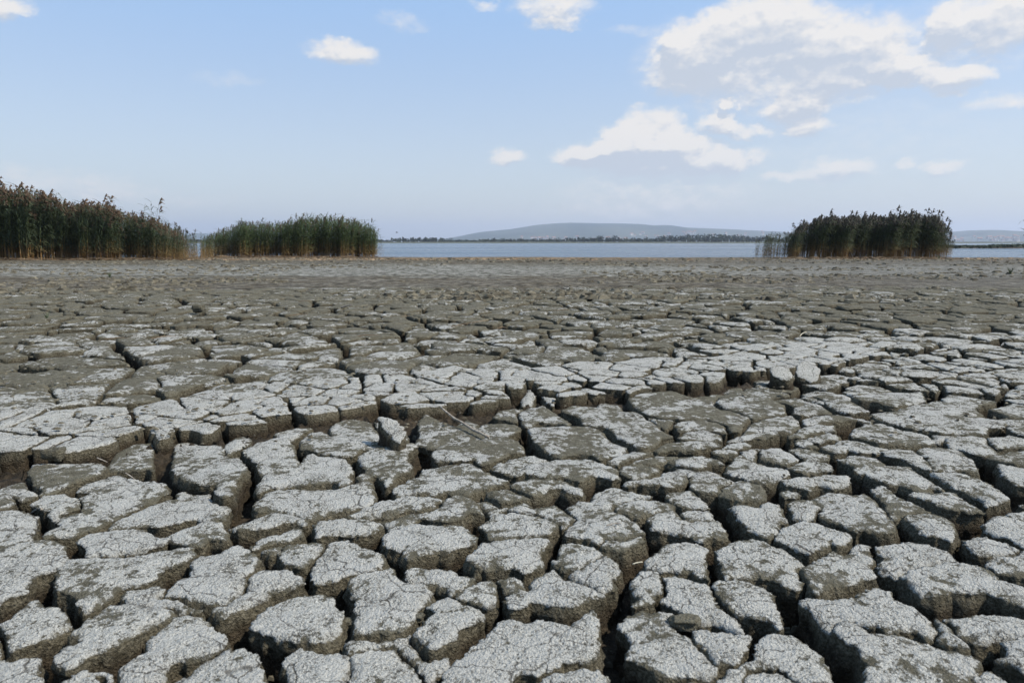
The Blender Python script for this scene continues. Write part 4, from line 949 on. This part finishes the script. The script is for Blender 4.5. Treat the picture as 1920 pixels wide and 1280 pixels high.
for k in range(15):
    px, py = rf.uniform(150, 1800), rf.uniform(560, 640); p = unproject(px, py, .03); z = float(terrain(p[0], p[1]))+.02; L = rf.uniform(.08, .22); t = rf.gauss(0, .5); mb = MB()
    mb.tube([(0,0,0), (L*.5*math.cos(t), L*.5*math.sin(t), .012), (L*math.cos(t), L*math.sin(t), .004)], [.004,.0038,.002], 4)
    link('straw', mb.mesh('straw', [M_LITTER]), None, (p[0], p[1], z), label='short tan reed scrap lying on the middle lakebed', cat='straw', group='reed scraps on the middle lakebed')
def clod(px, py, z, r, label, m_=None):
    mb = MB(); mb.blob((0,0,0), r, int(px), 0, .0, 22, 14)
    v = np.array(mb.v); k = v/np.array(r); q = 1+1.15*fbm(k[:, 0]+px, k[:, 1], 1.9, 4, 7, z=k[:, 2])+.10*vnoise(k[:, 0]*6, k[:, 1]*6, k[:, 2]*6, seed=3); v = np.sign(k)*np.abs(k)**.62*np.array(r)*q[:, None]; v[:, 2] = np.where(v[:, 2] > .55*r[2], .55*r[2]+(v[:, 2]-.55*r[2])*.45, v[:, 2])
    mb.v = [tuple(a) for a in v]; p = gpt(px, py, z); me = mb.mesh('mud_clod', [m_ or M_PLATE], True)
    link('mud_clod', me, None, tuple(p), label=label, cat='clod')
clod(786, 1158, -.012, (.012,.012,.010), 'small rounded mud clod wedged between two plates below centre')
clod(652, 1172, -.035, (.017,.015,.016), 'round grey clod lying deep in a crack left of centre')
clod(1284, 1166, -.002, (.030,.021,.015), 'large brown clod resting across plates at the lower right of centre')
clod(101, 850, .035, (.034,.025,.028), 'brown lump stuck in the ledge wall at the left')
clod(1470, 890, .006, (.004,.004,.004), 'tiny black pebble on a pale plate at the right')
clod(372, 577, .07, (.07,.05,.045), 'dark upright lump on the flat lakebed at the left')
clod(1592, 578, .03, (.12,.11,.035), 'smooth dark mound of mud on the lakebed at the right')

def weed(px, py, h, n, label, seed):
    r = random.Random(seed); mb = MB()
    for _ in range(n):
        a = r.uniform(0, 6.28); L = h*r.uniform(.5, 1.1); w = .022*h; dx, dy = math.cos(a), math.sin(a); sd = Vector((-dy, dx, 0))*w
        p0 = Vector((0, 0, 0)); p1 = Vector((dx*L*.35, dy*L*.35, L*.8)); p2 = Vector((dx*L*.8, dy*L*.8, L*.95))
        mb.add([p0-sd*.5, p0+sd*.5, p1+sd, p1-sd, p2], [(0,1,2,3), (3,2,4)])
    p = unproject(px, py, 0); z = float(terrain(p[0], p[1])); link('weed', mb.mesh('weed', [M_WEED]), None, (p[0], p[1], z-.01), label=label, cat='weed')
weed(206, 521, .16, 30, 'green weed tuft on the pale strip in front of the left reeds', 1)
weed(1894, 516, .2, 44, 'dark weed below the bent reed at the right edge', 2)
weed(478, 527, .12, 8, 'thin weed on the flat mud below the middle reeds', 3)
weed(88, 598, .10, 14, 'small dry weed on the left mud plain', 4)
weed(1760, 484, .22, 40, 'pale grass at the right foot of the dark reed clump', 5)

# clods and flakes strewn over the far lakebed, and the litter line of dead reed along the shore
V = []; F4 = []; 
def tetra_field(name, n, yr, size, mat, label, seed, flat=.6, xr=.86, warpy=0):
    r = np.random.default_rng(seed); y = yr[0]*np.exp(r.random(n)*math.log(yr[1]/yr[0])); x = (r.random(n)*2-1)*xr*y
    dens = fbm(x*.5, y, .5, 3, seed)+.5; keep = dens > .46+.22*r.random(n)*1; x, y = x[keep], y[keep]; n = len(x)
    s = size*(.3+r.random(n)**5*2.2)*(.6+y/40); z = terrain(x, y)+.01+sstep(y, 9, 12)*.03*0
    base = np.array([(-1,-.6,0),(1,-.7,0),(.8,.7,0),(-.9,.6,0),(-.5,-.3,1),(.6,-.3,.9),(.4,.4,1.1),(-.5,.3,.8)])
    q = base[None]*(1+.5*(r.random((n, 8, 3))-.5)); a = r.random(n)*6.28; ca, sa = np.cos(a), np.sin(a)
    xx = (q[:, :, 0]*ca[:, None]-q[:, :, 1]*sa[:, None])*s[:, None]*1.3+x[:, None]; yy = (q[:, :, 0]*sa[:, None]+q[:, :, 1]*ca[:, None])*s[:, None]+y[:, None]; zz = q[:, :, 2]*s[:, None]*flat+z[:, None]-.2*s[:, None]
    co = np.stack([xx, yy, zz], 2).reshape(-1, 3); f0 = np.array([(0,1,5,4),(1,2,6,5),(2,3,7,6),(3,0,4,7),(4,5,6,7)]); f = (f0[None]+8*np.arange(n)[:, None, None]).reshape(-1, 4)
    link(name, raw_mesh(name, co, f, [mat], smooth=False), kind='stuff', label=label)
tetra_field('mud_clods', 30000, (9.5, 38), .038, M_CLOD, 'small dry clods strewn over the far lakebed', 101)
tetra_field('mud_crumbs', 9000, (2.6, 11), .007, M_CLOD, 'fine crumbs on the cracked mud', 105)
def rubble():
    r = np.random.default_rng(9); mb = []; V = []; F_ = []; n = 1500
    x = r.uniform(-2.4, 3.2, n); yy = np.interp(x, LEDGE[:, 0], LEDGE[:, 1]) - np.abs(r.normal(0, .05, n)) - .01; base = np.array([(-1,-.6,-.6),(1,-.7,-.6),(.8,.7,-.6),(-.9,.6,-.6),(-.5,-.3,1),(.6,-.3,.9),(.4,.4,1.1),(-.5,.3,.8)])
    s = .004+.016*r.random(n)**2.5; z = -.075 + (.045)*np.exp(-(np.interp(x, LEDGE[:, 0], LEDGE[:, 1])-yy)/.04)
    q = base[None]*(1+.7*(r.random((n, 8, 3))-.5)); a = r.random(n)*6.28; ca, sa = np.cos(a), np.sin(a)
    co = np.stack([(q[:, :, 0]*ca[:, None]-q[:, :, 1]*sa[:, None])*s[:, None]+x[:, None], (q[:, :, 0]*sa[:, None]+q[:, :, 1]*ca[:, None])*s[:, None]+yy[:, None], q[:, :, 2]*s[:, None]*.8+z[:, None]], 2).reshape(-1, 3)
    f0 = np.array([(0,1,5,4),(1,2,6,5),(2,3,7,6),(3,0,4,7),(4,5,6,7)]); f = (f0[None]+8*np.arange(n)[:, None, None]).reshape(-1, 4)
    link('mud_rubble', raw_mesh('mud_rubble', co, f, [M_CLOD], smooth=False), kind='stuff', label='crumbled mud at the foot of the ledge')
rubble()
def crumbs():
    r = np.random.default_rng(19); n = 5000; y = .95*np.exp(r.random(n)*1.6); x = (r.random(n)*2-1)*(.8*y+.2); s = .003+.012*r.random(n)**3; z = terrain(x, y)-.098
    base = np.array([(-1,-.6,-.6),(1,-.7,-.6),(.8,.7,-.6),(-.9,.6,-.6),(-.5,-.3,1),(.6,-.3,.9),(.4,.4,1.1),(-.5,.3,.8)]); q = base[None]*(1+.7*(r.random((n, 8, 3))-.5))
    co = (q*s[:, None, None]*np.array([1.2, 1, .8])+np.stack([x, y, z], 1)[:, None, :]).reshape(-1, 3); f0 = np.array([(0,1,5,4),(1,2,6,5),(2,3,7,6),(3,0,4,7),(4,5,6,7)]); f = (f0[None]+8*np.arange(n)[:, None, None]).reshape(-1, 4)
    link('mud_crumbs', raw_mesh('mud_crumbs', co, f, [M_CLOD], smooth=False), kind='stuff', label='crumbs of mud fallen into the cracks')
crumbs()
tetra_field('reed_litter', 9000, (30.5, 39.2), .045, M_LITTER, 'line of broken tan reed litter along the water edge', 103, .45)

# ------------------------------------------------------------------ flying bird above the far shore
bt = link('bird', None, None, (*at(744.5, 90)[:2], height_for(436, 90)), label='small dark bird flying low over the lake right of the green reeds', cat='bird')
mb = MB(); mb.tube([(-.16,0,0),(-.10,0,.01),(0,0,0),(.10,0,.005),(.16,0,.02),(.21,0,.015)], [.008,.03,.042,.032,.024,.004], 8); link('body', mb.mesh('body', [M_BIRD], True), bt)
for s in (-1, 1):
    mb = MB(); mb.add([(-.05,s*.03,.0),(.06,s*.03,.0),(.05,s*.2,.09),(-.04,s*.2,.08),(-.06,s*.42,.05),(-.02,s*.40,.055),(0,s*.03,.02),(0,s*.2,.105)], [(0,1,2,3),(3,2,5,4),(0,3,7,6),(6,7,2,1),(3,4,5,7)]); link('wing', mb.mesh('wing', [M_BIRD]), bt)
mb = MB(); mb.add([(-.15,-.015,0),(-.15,.015,0),(-.25,.04,0),(-.25,-.04,0),(-.2,0,.012)], [(0,1,4),(1,2,4),(2,3,4),(3,0,4),(0,3,2,1)]); link('tail', mb.mesh('tail', [M_BIRD]), bt)

# ------------------------------------------------------------------ haze
hm = bpy.data.materials.new('haze'); hm.use_nodes = True; hm.node_tree.nodes.clear(); H = NT(hm.node_tree)
pv = H.add('ShaderNodeVolumePrincipled'); pv.inputs['Color'].default_value = (.69, .775, .94, 1); pv.inputs['Density'].default_value = .00017; pv.inputs['Anisotropy'].default_value = .2
ho = H.add('ShaderNodeOutputMaterial'); H.l.new(pv.outputs[0], ho.inputs['Volume'])
mb = MB(); mb.box(-11000, 11000, -400, 9500, -5, 230); link('haze', mb.mesh('haze', [hm]), kind='stuff', label='thin summer haze over the lake')
